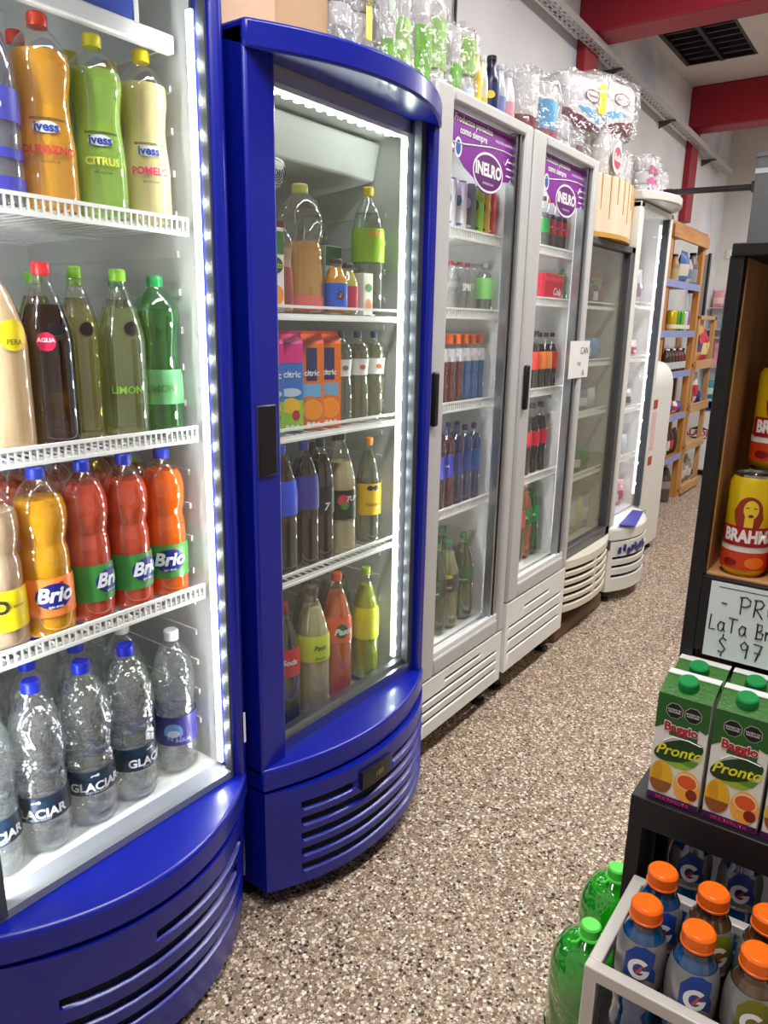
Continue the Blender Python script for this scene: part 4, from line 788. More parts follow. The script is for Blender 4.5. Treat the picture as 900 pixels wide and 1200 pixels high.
carton('red cola can multipack lying on the second shelf, second white cooler', (-1.155, 2.665, z), .17, .10, .10, ((190, 18, 48), 0), cat='drink pack', name='can_pack', deco=redpack)
bottle('soda_bottle', 'small green bottle right of the red can pack', 'bottle', 'curvy', (-1.18, 2.785, z), .125, .026, shell=PETG, drink=liquid((110, 210, 120), .4), cap=(60, 180, 80), detail=0)
z = 1.114
for k, y in enumerate((2.585, 2.643, 2.701, 2.759)):
    bottle('cola_bottle', ('leftmost', 'second', 'third', 'rightmost')[k]+' dark bottle with orange-red label on the third shelf, second white cooler', 'bottle', 'contour', (X4, y, z), .215, .028, drink=CO, fill=.8, cap=(40, 30, 30), lab=(.38, .68, ((206, 60, 40), (240, 130, 60), (236, 150, 70), (200, 50, 40))[k], []), detail=0)
    bottle('cola_bottle', ('first', 'second', 'third', 'fourth')[k]+' dark bottle behind the orange-labelled ones in the second white cooler', 'bottle', 'contour', (X4-.065, y, z), .22, .028, drink=CO, fill=.8, cap=(40, 30, 30), lab=(.38, .68, (120, 40, 40), []), detail=0, group='third shelf second row, second white cooler')
z = .787
for k, y in enumerate((2.595, 2.665, 2.74)):
    for j in range(2):
        bottle('cola_bottle', (('left', 'middle', 'right')[k]+' cola bottle with crimson label on the fourth shelf, second white cooler') if j == 0 else ('left', 'middle', 'right')[k]+' cola bottle behind the crimson-labelled front ones, second white cooler', 'bottle', 'contour', (X4-.02-.078*j, y, z), .275, .034, drink=CO, fill=.8, cap=(40, 30, 30), lab=(.42, .62, (206, 20, 50), []), detail=0, group=None if j == 0 else 'fourth shelf second row, second white cooler')
z = .442
for k, (y, s, dc, lc) in enumerate(((2.60, PETG, (30, 70, 50), (180, 60, 40)), (2.665, PET, (236, 120, 40), (50, 110, 60)), (2.735, PETG, (110, 150, 60), (40, 140, 70)))):
    for j in range(2):
        bottle('soda_bottle', (('dark green bottle with rust-red label on the floor', 'orange soda bottle on the floor', 'green bottle with green label on the floor')[k]+' of the second white cooler') if j == 0 else ('left', 'middle', 'right')[k]+' second-row soda bottle on the floor of the second white cooler', 'bottle', 'cone', (X4-.03-.08*j, y, z), .31, .037, shell=s, drink=liquid(dc, .55), cap=(200, 140, 60) if k == 1 else (40, 120, 60), lab=(.44, .66, lc, [('t', 'Soda', .016, -58, .54, (230, 235, 230), .3, .03)] if k else []), detail=0, group=None if j == 0 else 'floor second row, second white cooler')

# ================================================================== COOLERS 5 AND 6, CONTENTS
def pouch(label, loc, w_, h, d, c, c2=None, cat='packet', rot=0, lean=0, name='food_packet', group=None, tag_c=None):
    """soft packet: pillow body with a crimped top seam and a printed patch; local +x is the front"""
    t = thing(name, label, cat, loc, rot, group); mb = MB(); N = 8; M_ = 8; vs = []
    random.seed(int(abs(loc[1])*1e4))
    for s in (1, -1):
        for j in range(M_+1):
            for i in range(N+1):
                u = -1+2*i/N; v = j/M_; b = (1-abs(u)**3)*(math.sin(math.pi*min(1, max(0, v*1.02)))**.5 if 0 < v < 1 else 0)
                vs.append((s*d/2*b*(1+random.uniform(-.12, .12))+lean*v*h, u*w_/2*(1-.04*b), v*h))
    W = N+1; o = W*(M_+1)
    fs = [(j*W+i, j*W+i+1, (j+1)*W+i+1, (j+1)*W+i) for j in range(M_) for i in range(N)]
    fs += [(o+j*W+i, o+(j+1)*W+i, o+(j+1)*W+i+1, o+j*W+i+1) for j in range(M_) for i in range(N)]
    mb.add(vs, fs, 0)
    mb.m = [1 if c2 and (k % (N*M_))//N in (2, 3, 4) and k < N*M_ else 0 for k in range(len(fs))]
    obj('bag', mb.mesh('bag', [mat(c, .35), mat(c2 or c, .35)], 60), t, (0, 0, 0))
    obj('seam', MB().box(-.001+lean*h, .001+lean*h, -w_/2, w_/2, h*.97, h*1.04).mesh('seam', mat(c, .35)), t, (0, 0, 0))
    if tag_c: obj('print_patch', poly_mesh(ell(w_*.55, h*.25), mat(tag_c, .4)), t, (d/2*1.05+lean*h*.5, 0, h*.55))
    return t
# cooler 5
for k, (y, z, c, l) in enumerate(((3.00, 1.442, (120, 60, 50), 'small brown jar packet on the top shelf of the cream cooler'), (3.08, 1.442, (60, 60, 64), 'small dark packet beside the brown one in the cream cooler'), (3.18, 1.442, (130, 70, 60), 'small reddish packet, right one on the top shelf of the cream cooler'),
    (3.04, 1.202, (70, 120, 190), 'blue and white packet on the second shelf of the cream cooler'), (3.16, 1.202, (90, 140, 200), 'pale blue packet on the second shelf of the cream cooler'),
    (3.05, .982, (120, 120, 150), 'greyish violet packet on the third shelf of the cream cooler'), (3.18, .982, (200, 202, 208), 'white packet on the third shelf of the cream cooler'),
    (3.03, .702, (50, 120, 90), 'green and red packet on the fourth shelf of the cream cooler'), (3.16, .702, (60, 130, 80), 'green packet on the fourth shelf of the cream cooler'),
    (3.02, .405, (180, 186, 196), 'silver bag standing on the floor of the cream cooler'), (3.14, .405, (210, 200, 150), 'yellowish white bag on the floor of the cream cooler'), (3.25, .405, (170, 176, 190), 'grey plastic bag at right on the floor of the cream cooler'))):
    pouch(l, (-1.235, 3.20+(y-3.0)*.72, z), .075, .10 if z > .5 else .17, .045, c, (214, 214, 216) if k % 2 else None, rot=R(-20))
pouch('pink meat packet hanging under the hood inside the cream cooler', (-1.235, 3.30, 1.50), .12, .10, .04, (214, 130, 140), (190, 200, 150))
# cooler 6
for k, (y, z, w_, h, c, c2, l) in enumerate(((3.66, 1.462, .20, .16, (190, 206, 170), (120, 150, 90), 'big green and white bag on the top shelf of the farthest cooler'), (3.84, 1.462, .14, .13, (200, 196, 206), (150, 110, 150), 'pale violet bag on the top shelf of the farthest cooler'),
    (3.66, 1.202, .15, .07, (224, 190, 196), (190, 60, 80), 'pink and white packet on the second shelf of the farthest cooler'), (3.84, 1.202, .17, .07, (226, 200, 206), (196, 50, 70), 'white packet with red print on the second shelf of the farthest cooler'),
    (3.68, .952, .15, .06, (214, 214, 214), (150, 60, 60), 'flat white packet on the third shelf of the farthest cooler'), (3.86, .952, .14, .07, (190, 190, 194), (60, 60, 70), 'grey packet with dark print on the third shelf of the farthest cooler'),
    (3.68, .702, .12, .10, (206, 176, 140), None, 'beige packet on the fourth shelf of the farthest cooler'), (3.86, .702, .14, .08, (200, 206, 220), None, 'bluish white packet on the fourth shelf of the farthest cooler'),
    (3.66, .425, .12, .11, (222, 190, 140), None, 'tan bag on the floor of the farthest cooler'), (3.78, .425, .11, .09, (130, 160, 210), (230, 230, 236), 'blue and white bag on the floor of the farthest cooler'), (3.90, .425, .12, .10, (214, 150, 170), (180, 60, 80), 'pink bag at right on the floor of the farthest cooler'))):
    pouch(l, (-1.235, 3.735+(y-3.66)*.62, z), w_*.66, h*1.3, .05, c, c2, rot=R(-15))

# ================================================================== ON TOP OF THE COOLERS
def cbox(label, x0, x1, y0, y1, z0, z1, c=(196, 162, 128)):
    t = thing('cardboard_box', label, 'box', ((x0+x1)/2, (y0+y1)/2, z0), world=True)
    cb = mat(c, .8, bump=(60, .08))
    P(t, 'carton', MB().box(x0, x1, y0, y1, z0, z1), cb, .004)
    P(t, 'flap', MB().box(x0+.001, (x0+x1)/2-.001, y0, y1, z1, z1+.004).box((x0+x1)/2+.001, x1-.001, y0, y1, z1, z1+.004), mat(tuple(int(q*.9) for q in c), .8))
    P(t, 'packing_tape', MB().box(x0-.0006, x0+.0, (y0+y1)/2-.02, (y0+y1)/2+.02, z0+.02, z1).box(x1, x1+.0006, (y0+y1)/2-.025, (y0+y1)/2+.025, z1-.07, z1), mat((170, 130, 80), .3))
    return t
TZ = 1.848
cbox('tan cardboard box standing on the left of the second blue cooler', -1.62, -1.16, 1.04, 1.215, TZ, TZ+.26, (214, 178, 146))
cbox('brown cardboard box right of the tan one on top of the second blue cooler', -1.60, -1.20, 1.225, 1.425, TZ, TZ+.26, (190, 156, 118))
def crinkle(w_, d, h, seed, amp=.012, n=12):
    """loose plastic wrap: crumpled closed shell"""
    random.seed(seed); mb = MB(); bm = bmesh.new(); bmesh.ops.create_cube(bm, size=1); bmesh.ops.subdivide_edges(bm, edges=bm.edges[:], cuts=n, use_grid_fill=True)
    for v in bm.verts:
        x, y, z = v.co; k = .92+.08*math.cos(2*x*y*8)
        rr = max(abs(x), abs(y))*2; f = 1-.10*(abs(x*y)*4)
        v.co = Vector((x*d*f+random.uniform(-amp, amp), y*w_*f+random.uniform(-amp, amp), (z+.5)*h+(random.uniform(-amp, amp) if z > -.49 else 0)))
    me = bpy.data.meshes.new('wrap'); bm.to_mesh(me); bm.free(); me.materials.append(WRAP); me.shade_flat(); return me
ROLLM = mat((232, 230, 228), .75)
def roll_pack(label, loc, w_, d, h, cols, rows_, bands=(), rollc=(206, 204, 203), cat='paper rolls', yl=False, rot=0, seed=1, name='paper_roll_pack', crest=None, tilt=0):
    """bag of paper rolls: rows of rolls, printed bag panels, loose clear wrap outside"""
    t = thing(name, label, cat, loc, rot); t.rotation_euler = (tilt, 0, rot)
    rh = h/rows_; r = w_/cols/2*.97
    for i in range(cols):
        for j in range(rows_):
            obj('roll', K(('roll', round(r, 4), round(rh, 4), rollc), lambda: MB().lathe([(r*.35, rh*.12), (r*.35, .002), (r*.96, .002), (r, .006), (r, rh-.006), (r*.96, rh-.002), (r*.35, rh-.002), (r*.35, rh*.88)], 28).mesh('roll', mat(rollc, .75, bump=(300, .1)), 40)), t, (d/2-r-.004, -w_/2+(i+.5)*w_/cols, j*rh))
    for (a, b, z0, z1, c) in bands:
        # printed wrapper panel following the roll fronts
        pts = []; N = 24
        for i in range(N+1):
            u = a+(b-a)*i/N; k = (u*cols) % 1; pts.append((d/2-r-.004+math.sqrt(max(0, r*r-((k-.5)*2*r)**2))*.55+r*.5, -w_/2+u*w_))
        vs = [(x, y, z0*h) for x, y in pts]+[(x, y, z1*h) for x, y in pts]; m = N+1
        obj('printed_wrapper', MB().add(vs, [(i, i+1, m+i+1, m+i) for i in range(N)]).mesh('w', mat(c, .4), 60), t, (0, 0, 0))
    if yl: 
        s = obj('yellow_sticker', poly_mesh(rect(w_*.16, h*.5), mat((238, 222, 40), .4)), t, (d/2+.008, yl*w_, h*.72)); obj('lettering', text_mesh('OFERTA', h*.07, mat((40, 40, 30), .5), bold=.02), s, (.001, 0, 0))
    if crest:
        e = obj('crest', poly_mesh(ell(*crest[0]), mat(crest[1], .4)), t, (d/2+.009, crest[2]*w_, crest[3]*h)); obj('crest_centre', poly_mesh(ell(crest[0][0]*.75, crest[0][1]*.7), mat(crest[4], .4)), e, (.0006, 0, 0)); obj('lettering', text_mesh(crest[5], crest[0][1]*.34, mat(crest[6], .4), shear=.2, bold=.02), e, (.0012, 0, 0))
    obj('clear_wrap', crinkle(w_*1.05, d*1.02, h*1.05, seed, min(.009, w_*.05)), t, (0, 0, 0))
    return t
roll_pack('grey and white wrapped roll pack with yellow sticker beside the cardboard boxes', (-1.235, 1.505, TZ), .145, .12, .30, 2, 3, [(.0, .45, .30, .50, (150, 156, 160)), (.0, .45, .75, .9, (160, 170, 170))], yl=.18, seed=3)
roll_pack('green and white roll pack in crumpled clear plastic, last one on the blue cooler', (-1.22, 1.648, TZ), .12, .13, .30, 2, 2, [(0, .5, .1, .55, (120, 180, 60)), (.5, 1, .35, .75, (150, 200, 90)), (.1, .4, .7, .95, (190, 205, 190))], seed=5)
TW = 1.944
roll_pack('green printed roll pack in glossy plastic, left end of first white cooler top', (-1.22, 1.806, TW), .14, .13, .20, 2, 2, [(0, .5, .05, .7, (110, 176, 50)), (.5, 1, .3, .9, (150, 200, 100))], seed=7)
roll_pack('tall green leaf-print paper pack in crinkled film on first white cooler', (-1.23, 1.97, TW), .15, .14, .19, 2, 2, [(.05, .45, .0, .5, (100, 170, 50)), (.5, .95, .45, .95, (140, 190, 80)), (.55, .9, .0, .3, (190, 220, 235))], seed=9)
def tall(label, y, x, h, r, c, lab, name='spray_can', cat='spray can', capc=(30, 30, 34)):
    return bottle(name, label, cat, 'flask', (x, y, TW), h, r, shell=mat(c, .3, .2), cap=capc, lab=lab)
tall('slim clear bottle with yellow contents on the first white cooler top', 2.085, -1.2, .185, .022, (226, 190, 60), (.05, .5, (232, 200, 70), []), 'cleaner_bottle', 'bottle', (220, 220, 224))
tall('white slim bottle with yellow stripe beside the dark blue spray can', 2.130, -1.2, .175, .019, (214, 210, 190), (.2, .35, (220, 180, 50), []), 'cleaner_bottle', 'bottle', (214, 216, 220))
tall('dark navy spray can with yellow lettering on the first white cooler', 2.185, -1.2, .190, .027, (22, 26, 60), (.05, .6, (24, 30, 90), [('t', 'Raid', .018, -60, .40, (236, 206, 40), .2, .03)][:0]+[('e', .03, .022, -60, .42, (220, 200, 50))]))
tall('grey and white spray can right of the navy one', 2.240, -1.2, .18, .022, (190, 194, 206), (.1, .5, (120, 130, 180), []), capc=(200, 202, 210))
tall('white spray can with red print at the right of the spray cans', 2.290, -1.195, .17, .022, (226, 222, 226), (.1, .5, (210, 150, 160), []), capc=(190, 194, 200))
def bag_pack(label, loc, w_, d, h, flip=1, seed=1, sticker=False, name_='Elegante'):
    """soft printed bag of rolls: white pillow with maroon foot, blue swoosh and oval crest"""
    t = thing('paper_roll_bag', label, 'paper rolls', loc, R(-14)); N = 14
    def X(u, v): return d/2*(1-.35*abs(u)**4)*(1-.3*abs(2*v-1)**5)*(.93+.07*abs(math.cos(u*math.pi*1.5)))
    def sheet(f, m, ex, nm, side=1):
        mb = MB(); vs = []; W = N+1
        for j in range(W):
            for i in range(W): u, v = f(-1+2*i/N, j/N); vs.append((side*(X(u, v)+ex), u*w_/2, v*h))
        return obj(nm, mb.add(vs, [(j*W+i, j*W+i+1, (j+1)*W+i+1, (j+1)*W+i) for j in range(N) for i in range(N)]).mesh(nm, mat(m, .4), 60), t, (0, 0, 0))
    mb = MB(); vs = []; W = N+1
    for sd in (1, -1):
        for j in range(W):
            for i in range(W): u, v = -1+2*i/N, j/N; vs.append((sd*X(u, v), u*w_/2, v*h))
    fs = [(j*W+i, j*W+i+1, (j+1)*W+i+1, (j+1)*W+i) for j in range(N) for i in range(N)]; o = W*W
    fs += [tuple(q+o for q in f)[::-1] for f in fs]
    ed = [(i, i+1) for i in range(N)]+[(i*W+N, (i+1)*W+N) for i in range(N)]+[(N*W+i+1, N*W+i) for i in range(N)][::-1]+[((i+1)*W, i*W) for i in range(N)][::-1]
    fs += [(p, q, q+o, p+o) for p, q in ed]
    obj('bag', mb.add(vs, fs).mesh('bag', mat((208, 206, 209), .45, bump=(20, .5)), 60), t, (0, 0, 0))
    sheet(lambda u, v: (u*.96, .02+v*(.20+.14*flip*u)), (98, 18, 42), .0012, 'maroon_print'); sheet(lambda u, v: (u*.7*1-.2*flip, .26+.14*flip*(u)+v*.15*(1-abs(u)**2)), (90, 170, 214), .0014, 'blue_swoosh')
    c = obj('crest', poly_mesh(ell(w_*.34, h*.24), mat((120, 70, 84), .4)), t, (X(.2, .6)+.003, w_*.08, h*.66)); obj('crest_centre', poly_mesh(ell(w_*.29, h*.19), mat((236, 226, 230), .4)), c, (.0005, 0, 0)); obj('lettering', text_mesh(name_, w_*.07, mat((110, 30, 50), .4), shear=.3, bold=.02), c, (.001, 0, 0))
    if sticker:
        q = obj('yellow_sticker', poly_mesh(rect(w_*.17, h*.55), mat((238, 222, 40), .4)), t, (X(.6, .7)+.004, w_*.33, h*.66)); obj('lettering', text_mesh('OFERTA', w_*.03, mat((60, 60, 30), .4), bold=.02), q, (.001, 0, 0))
    obj('clear_wrap', crinkle(w_*1.06, d*1.06, h*1.04, seed, .006), t, (0, 0, 0))
    return t
roll_pack('clear wrapped pack of large rolls with blue and maroon print on second white cooler', (-1.25, 2.505, TW), .30, .18, .20, 2, 1, [(.0, .3, .0, .35, (110, 30, 50)), (.45, .8, .3, .75, (70, 160, 205)), (.5, 1, .0, .3, (130, 40, 60))], seed=11)
roll_pack('stacked red and white roll pack between the two large wrapped packs', (-1.25, 2.730, TW), .10, .14, .13, 2, 2, [(0, 1, .05, .35, (170, 60, 80)), (0, 1, .55, .8, (206, 200, 206))], seed=13)
roll_pack('grey roll pack lying under the maroon and white bags', (-1.28, 2.93, TW), .22, .16, .13, 1, 1, [(.3, .7, .3, .6, (110, 60, 76))], rollc=(158, 158, 160), seed=17)
bag_pack('white roll bag with maroon foot and yellow sticker, left of the two upper bags', (-1.28, 3.00, 2.092), .27, .15, .185, -1, 15, True)
bag_pack('white roll bag with blue swoosh and oval crest, right of the two upper bags', (-1.29, 3.345, 2.145), .34, .15, .205, 1, 27)
HZ = 1.932
roll_pack('white roll pack with round red crest on the wooden hood of the cream cooler', (-1.26, 3.25, HZ), .24, .16, .185, 2, 1, [(.2, .8, .0, .12, (150, 60, 90))], seed=19, crest=((.12, .12), (214, 190, 196), 0, .55, (170, 50, 70), 'Rollo', (240, 230, 232)))
roll_pack('clear wrapped plain white roll pack left of the pink striped one', (-1.30, 3.56, 1.946), .18, .14, .16, 2, 1, [], seed=21)
roll_pack('pink striped paper pack on top of the farthest cooler', (-1.23, 3.755, 1.946), .20, .15, .165, 2, 3, [(.05, .6, .04, .22, (196, 70, 140)), (.05, .6, .32, .5, (206, 90, 150)), (.05, .6, .62, .8, (190, 60, 130))], seed=23)
roll_pack('crumpled clear pack of white rolls at right end on the farthest cooler', (-1.23, 3.93, 1.946), .12, .13, .14, 2, 1, [], seed=25)
tall('grey capped bottle poking up behind the pink striped pack', 3.90, -1.42, .24, .022, (120, 126, 130), (.1, .5, (130, 140, 140), []), 'cleaner_bottle', 'bottle', (90, 94, 98)).location.z = 1.946

# ================================================================== WOODEN SHELVES AND FAR END
W1 = wood((176, 112, 48), (206, 146, 74), 'Z', 10, .45); W1Y = wood((172, 110, 48), (202, 142, 72), 'Y', 10, .45); W2 = wood((186, 142, 92), (208, 168, 118), 'Y', 9, .5); W2Z = wood((176, 132, 84), (204, 160, 110), 'Z', 9, .5)
t = thing('wooden_shelf_unit', 'orange-brown wooden shelf unit with blue ticket strips past the coolers', 'shelf', (-1.65, 5.6, 0), world=True)
for y in (4.85, 5.33, 6.22):
    for x in (-1.79, -1.55): P(t, 'post', MB().box(x, x+.045, y, y+.07, 0, 2.03), W1, .003)
P(t, 'top_board', MB().box(-1.79, -1.50, 4.85, 6.29, 2.03, 2.055), W1Y, .003); P(t, 'top_rail', MB().box(-1.505, -1.485, 5.33, 6.29, 1.95, 2.03), W1Y, .003)
P(t, 'back_panel', MB().box(-1.796, -1.792, 4.85, 6.29, .3, 2.03), mat((70, 60, 56), .8))
for z in (1.655, 1.315, 1.02, .690, .355):
    s = P(t, 'shelf_board', MB().box(-1.79, -1.52, 4.88, 6.28, z, z+.018), W1Y)
    obj('ticket_strip', MB().box(-1.500, -1.494, 4.88, 6.20, z-.022, z+.026).box(-1.52, -1.497, 4.88, 6.20, z-.0, z+.004).mesh('strip', BLUESTRIP), s)
YM = lambda y: 5.72+(y-5.46)*.74 if y < 6.2 else y
def pkt(label, y, z, w_, h, c, c2=None, x=-1.555, d=.06, tc=None): return pouch(label, (x, YM(y), z), w_*(.72 if y < 6.2 else 1), h, d, c, c2, tag_c=tc)
z = 1.674
bottle('coffee_jar', 'brown bottle at left on the top wooden shelf', 'jar', 'flask', (-1.58, YM(5.50), z), .20, .035, shell=mat((170, 140, 90), .4), cap=(60, 50, 50), lab=(.1, .5, (190, 170, 120), []))
pkt('large blue and cream bag on the top wooden shelf', 5.68, z, .24, .22, (80, 110, 180), (210, 206, 190), d=.08)
pkt('smaller cream bag beside the blue one on the top wooden shelf', 5.90, z, .14, .18, (190, 186, 176), (110, 130, 170))
bottle('detergent_bottle', 'dark bottle with black cap on the top wooden shelf', 'bottle', 'flask', (-1.56, YM(6.04), z), .24, .045, shell=mat((120, 110, 110), .4), cap=(20, 20, 22), lab=(.1, .5, (150, 150, 156), []))
z = 1.334
for k, (y, c, l) in enumerate(((5.50, (220, 190, 40), 'yellow'), (5.60, (80, 170, 50), 'bright green'), (5.70, (60, 140, 40), 'dark green'), (5.80, (130, 200, 70), 'light green'), (5.92, (226, 222, 224), 'white'), (6.02, (150, 120, 170), 'violet'))):
    can(l+' labelled tin on the second wooden shelf', (-1.56, YM(y), z), .15, .036, c, cat='tin', name='food_tin', lab=[('b', .02, .05, (230, 226, 200))])
z = 1.039
for k, (y, c, l) in enumerate(((5.46, (70, 50, 44), 'leftmost'), (5.57, (60, 44, 40), 'second'), (5.68, (70, 40, 34), 'third'), (5.80, (80, 50, 40), 'fourth'), (5.92, (110, 40, 36), 'fifth, redder'), (6.03, (90, 40, 40), 'rightmost'))):
    bottle('coffee_jar', l+' dark jar with white label on the third wooden shelf', 'jar', 'flask', (-1.56, YM(y), z), .17, .036, shell=mat(c, .3), cap=(230, 230, 230) if k % 2 == 0 else (30, 30, 34), lab=(.12, .42, (200, 200, 206), [])) 
z = .709
pkt('tall red packet on the fourth wooden shelf', 5.56, z, .14, .20, (190, 20, 34)); pkt('red and blue packet beside the tall red one', 5.74, z, .16, .11, (200, 40, 60), (60, 60, 150)); pkt('white and red packet on the fourth wooden shelf', 5.92, z, .15, .09, (226, 220, 222), (200, 50, 60)); pkt('blue-violet packet at right on the fourth wooden shelf', 6.07, z, .12, .08, (90, 90, 180))
z = .374
bottle('oil_bottle', 'pale see-through bottle on the lowest wooden shelf', 'bottle', 'cone', (-1.56, YM(5.62), z), .27, .045, drink=liquid((214, 226, 214), .3), cap=(220, 220, 220), lab=(.1, .3, (220, 226, 224), []))
for y, c, c2, l in ((5.78, (60, 30, 30), (220, 200, 205), 'dark maroon packet with white print on the lowest wooden shelf'), (5.92, (70, 40, 36), (190, 60, 70), 'dark packet with red print on the lowest wooden shelf'), (6.06, (50, 36, 34), None, 'plain dark packet at right on the lowest wooden shelf')): pkt(l, y, z, .12, .20, c, c2)
bottle('cola_bottle', 'large cola bottle standing on the floor under the wooden shelves', 'bottle', 'cone', (-1.56, 6.02, 0), .33, .062, drink=liquid((22, 12, 12), .9), fill=.82, cap=(60, 60, 60), lab=(.34, .52, (150, 130, 132), []))
# second, lighter unit
t = thing('wooden_shelf_unit', 'low pale pine shelf unit with chip bags next to the white freezer', 'shelf', (-1.65, 6.7, 0), world=True)
for y in (6.30, 6.84):
    for x in (-1.79, -1.53): P(t, 'post', MB().box(x, x+.035, y, y+.045, 0, 1.46), W2Z, .003)
for z in (1.08, .735, .415, .055):
    P(t, 'shelf_board', MB().box(-1.79, -1.49, 6.30, 6.885, z-.02, z), W2, .002); P(t, 'shelf_edge', MB().box(-1.49, -1.475, 6.30, 6.885, z-.04, z+.03), W2, .002)
P(t, 'top_rail', MB().box(-1.53, -1.495, 6.30, 6.885, 1.43, 1.46), W2, .002)
def chip(y, z, w_, h, c, c2, tc, l): return pouch(l, (-1.56, y, z), w_, h, .09, c, c2, name='chip_bag', cat='chip bag', tag_c=tc)
chip(6.54, 1.082, .34, .36, (226, 170, 90), (60, 40, 120), (220, 60, 90), 'large chip bag with violet and yellow print on the pine shelf'); chip(6.785, 1.082, .11, .26, (200, 60, 70), (240, 220, 150), (240, 230, 180), 'red chip bag right of the large violet and yellow one')
pkt('dark red box-shaped bag on the middle pine shelf', 6.50, .737, .20, .16, (90, 30, 34), (180, 40, 50)); pkt('white bag with red tie on the middle pine shelf', 6.64, .737, .13, .26, (226, 222, 220), (206, 30, 50)); pkt('navy blue packet at the edge of the middle pine shelf', 6.78, .737, .13, .10, (30, 50, 120))
for k, y in enumerate((6.44, 6.55, 6.66, 6.77)):
    pkt(('leftmost', 'second', 'third', 'rightmost')[k]+' grey patterned packet on the bottom pine board', y, .057, .10, (.26, .20, .24, .18)[k], (150, 140, 126), (206, 204, 200))
# white chest freezer with the diamond logo
t = thing('chest_freezer', 'white chest freezer with red lettering in a green diamond', 'freezer', (-1.35, 7.6, 0), world=True)
P(t, 'body', MB().box(-1.79, -.95, 7.36, 7.9, .05, .645), WHITE, .015); P(t, 'plinth', MB().box(-1.76, -.98, 7.40, 7.88, 0, .05), BLACK)
b = P(t, 'blue_band', MB().box(-1.792, -.948, 7.352, 7.36, .62, .70).box(-1.792, -.948, 7.352, 7.9, .646, .70), mat((20, 50, 140), .4))
P(t, 'lid', MB().box(-1.78, -.96, 7.37, 7.89, .70, .72), mat((170, 190, 205), .2), .005)
gr = mat((10, 80, 70), .4); YF = 7.3585
lg = obj('logo_diamond', MB().prism([(-1.80+.0, YF, .40), (-1.63, YF, .475), (-1.46, YF, .40), (-1.63, YF, .325)], (0, .001, 0)).mesh('d', gr), t, tuple(-q for q in t['w']))
obj('logo_field', MB().box(-1.785, -1.455, YF-.001, YF-.0002, .365, .435).mesh('f', WHITE), lg)
tx = obj('lettering', text_mesh('PALADINI', .078, mat((190, 20, 60), .4), bold=.035, width=.34), lg, (-1.64, YF-.002, .40), (0, 0, R(-90)))
# wall rack at the far end
t = thing('wall_display', 'white wall display with pink goods at the far end of the shop', 'display', (-1.4, 7.95, 0), world=True)
P(t, 'panel', MB().box(-1.78, -.9, 7.97, 7.99, .75, 1.75), mat((226, 228, 228), .5))
for z in (1.56, 1.36, 1.28, 1.0): P(t, 'ledge', MB().box(-1.78, -.9, 7.80, 7.97, z-.008, z), GREYF)
random.seed(4)
for k in range(7): pouch(('first', 'second', 'third', 'fourth', 'fifth', 'sixth', 'seventh')[k]+' from left of the pink bags along the top ledge of the far display', (-1.72+.105*k, 7.90, 1.562), .10, .15, .05, (226+k % 2*10, 150+12*(k % 3), 160+10*(k % 2)), (236, 200, 200), rot=R(-90))
for k, (x, c) in enumerate(((-1.62, (150, 200, 215)), (-1.50, (110, 170, 205)), (-1.38, (200, 214, 205)))): pouch(('pale teal', 'sky blue', 'pale green')[k]+' bag on the second ledge of the far display', (x, 7.90, 1.362), .10, .11, .05, c, (226, 232, 234), rot=R(-90))
t = thing('pink_box', 'pink box marked with a dark letter F below the far display', 'box', (-1.60, 7.90, 1.002), R(-90))
pb = obj('box', MB().box(-.05, .05, -.09, .09, 0, .23).mesh('b', mat((236, 150, 180), .5)), t, bev=.004); obj('lettering', text_mesh('F', .11, mat((120, 20, 50), .5), bold=.03), pb, (.052, 0, .09)); obj('lid_line', MB().box(.0502, .0512, -.09, .09, .17, .176).mesh('l', mat((200, 110, 140), .5)), pb)
t = thing('teal_bag', 'small teal and white bag standing on the white chest freezer', 'bag', (-1.60, 7.5, .722), R(-90)); 
bpy.data.objects.remove(t)
pouch('small teal and white bag standing on the white chest freezer', (-1.58, 7.50, .722), .14, .16, .07, (60, 150, 160), (226, 230, 228), rot=R(-90))
pouch('dark blue bag standing on the white chest freezer', (-1.40, 7.55, .722), .16, .13, .07, (40, 60, 130), (200, 206, 216), rot=R(-90))
t = thing('wall_screen', 'thin grey and black panel hanging on the wall behind the wooden shelves', 'panel', (-1.7, 7.0, 1.7), world=True)
P(t, 'panel', MB().box(-1.72, -1.66, 7.05, 7.09, 1.42, 1.98), mat((150, 152, 156), .5)); P(t, 'edge', MB().box(-1.66, -1.645, 7.045, 7.10, 1.41, 1.99), BLACK); P(t, 'bracket', MB().box(-1.80, -1.72, 7.06, 7.08, 1.66, 1.70), BLACK)
t = thing('wall_switch', 'small white switch on the far wall near the corner', 'switch', (-1.69, 7.99, 2.0), world=True)
P(t, 'plate', MB().box(-1.72, -1.66, 7.985, 7.999, 2.02, 2.10), WHITE, .003); P(t, 'button', MB().box(-1.70, -1.68, 7.98, 7.986, 2.04, 2.08), mat((240, 240, 200), .4), .002)
# grey post with the brace bar
t = thing('metal_post', 'grey metal post rising behind the black rack on the right', 'post', (-.66, 3.62, 0), world=True)
P(t, 'post', MB().box(-.70, -.61, 3.59, 3.65, 0, 2.06), GREYM, .004); P(t, 'band', MB().box(-.702, -.608, 3.588, 3.652, 1.985, 2.005), mat((170, 172, 176), .4, .6)); P(t, 'cap', MB().box(-.704, -.606, 3.586, 3.654, 2.05, 2.066), GREYM); P(t, 'base', MB().box(-.73, -.58, 3.56, 3.68, 0, .012), GREYM)

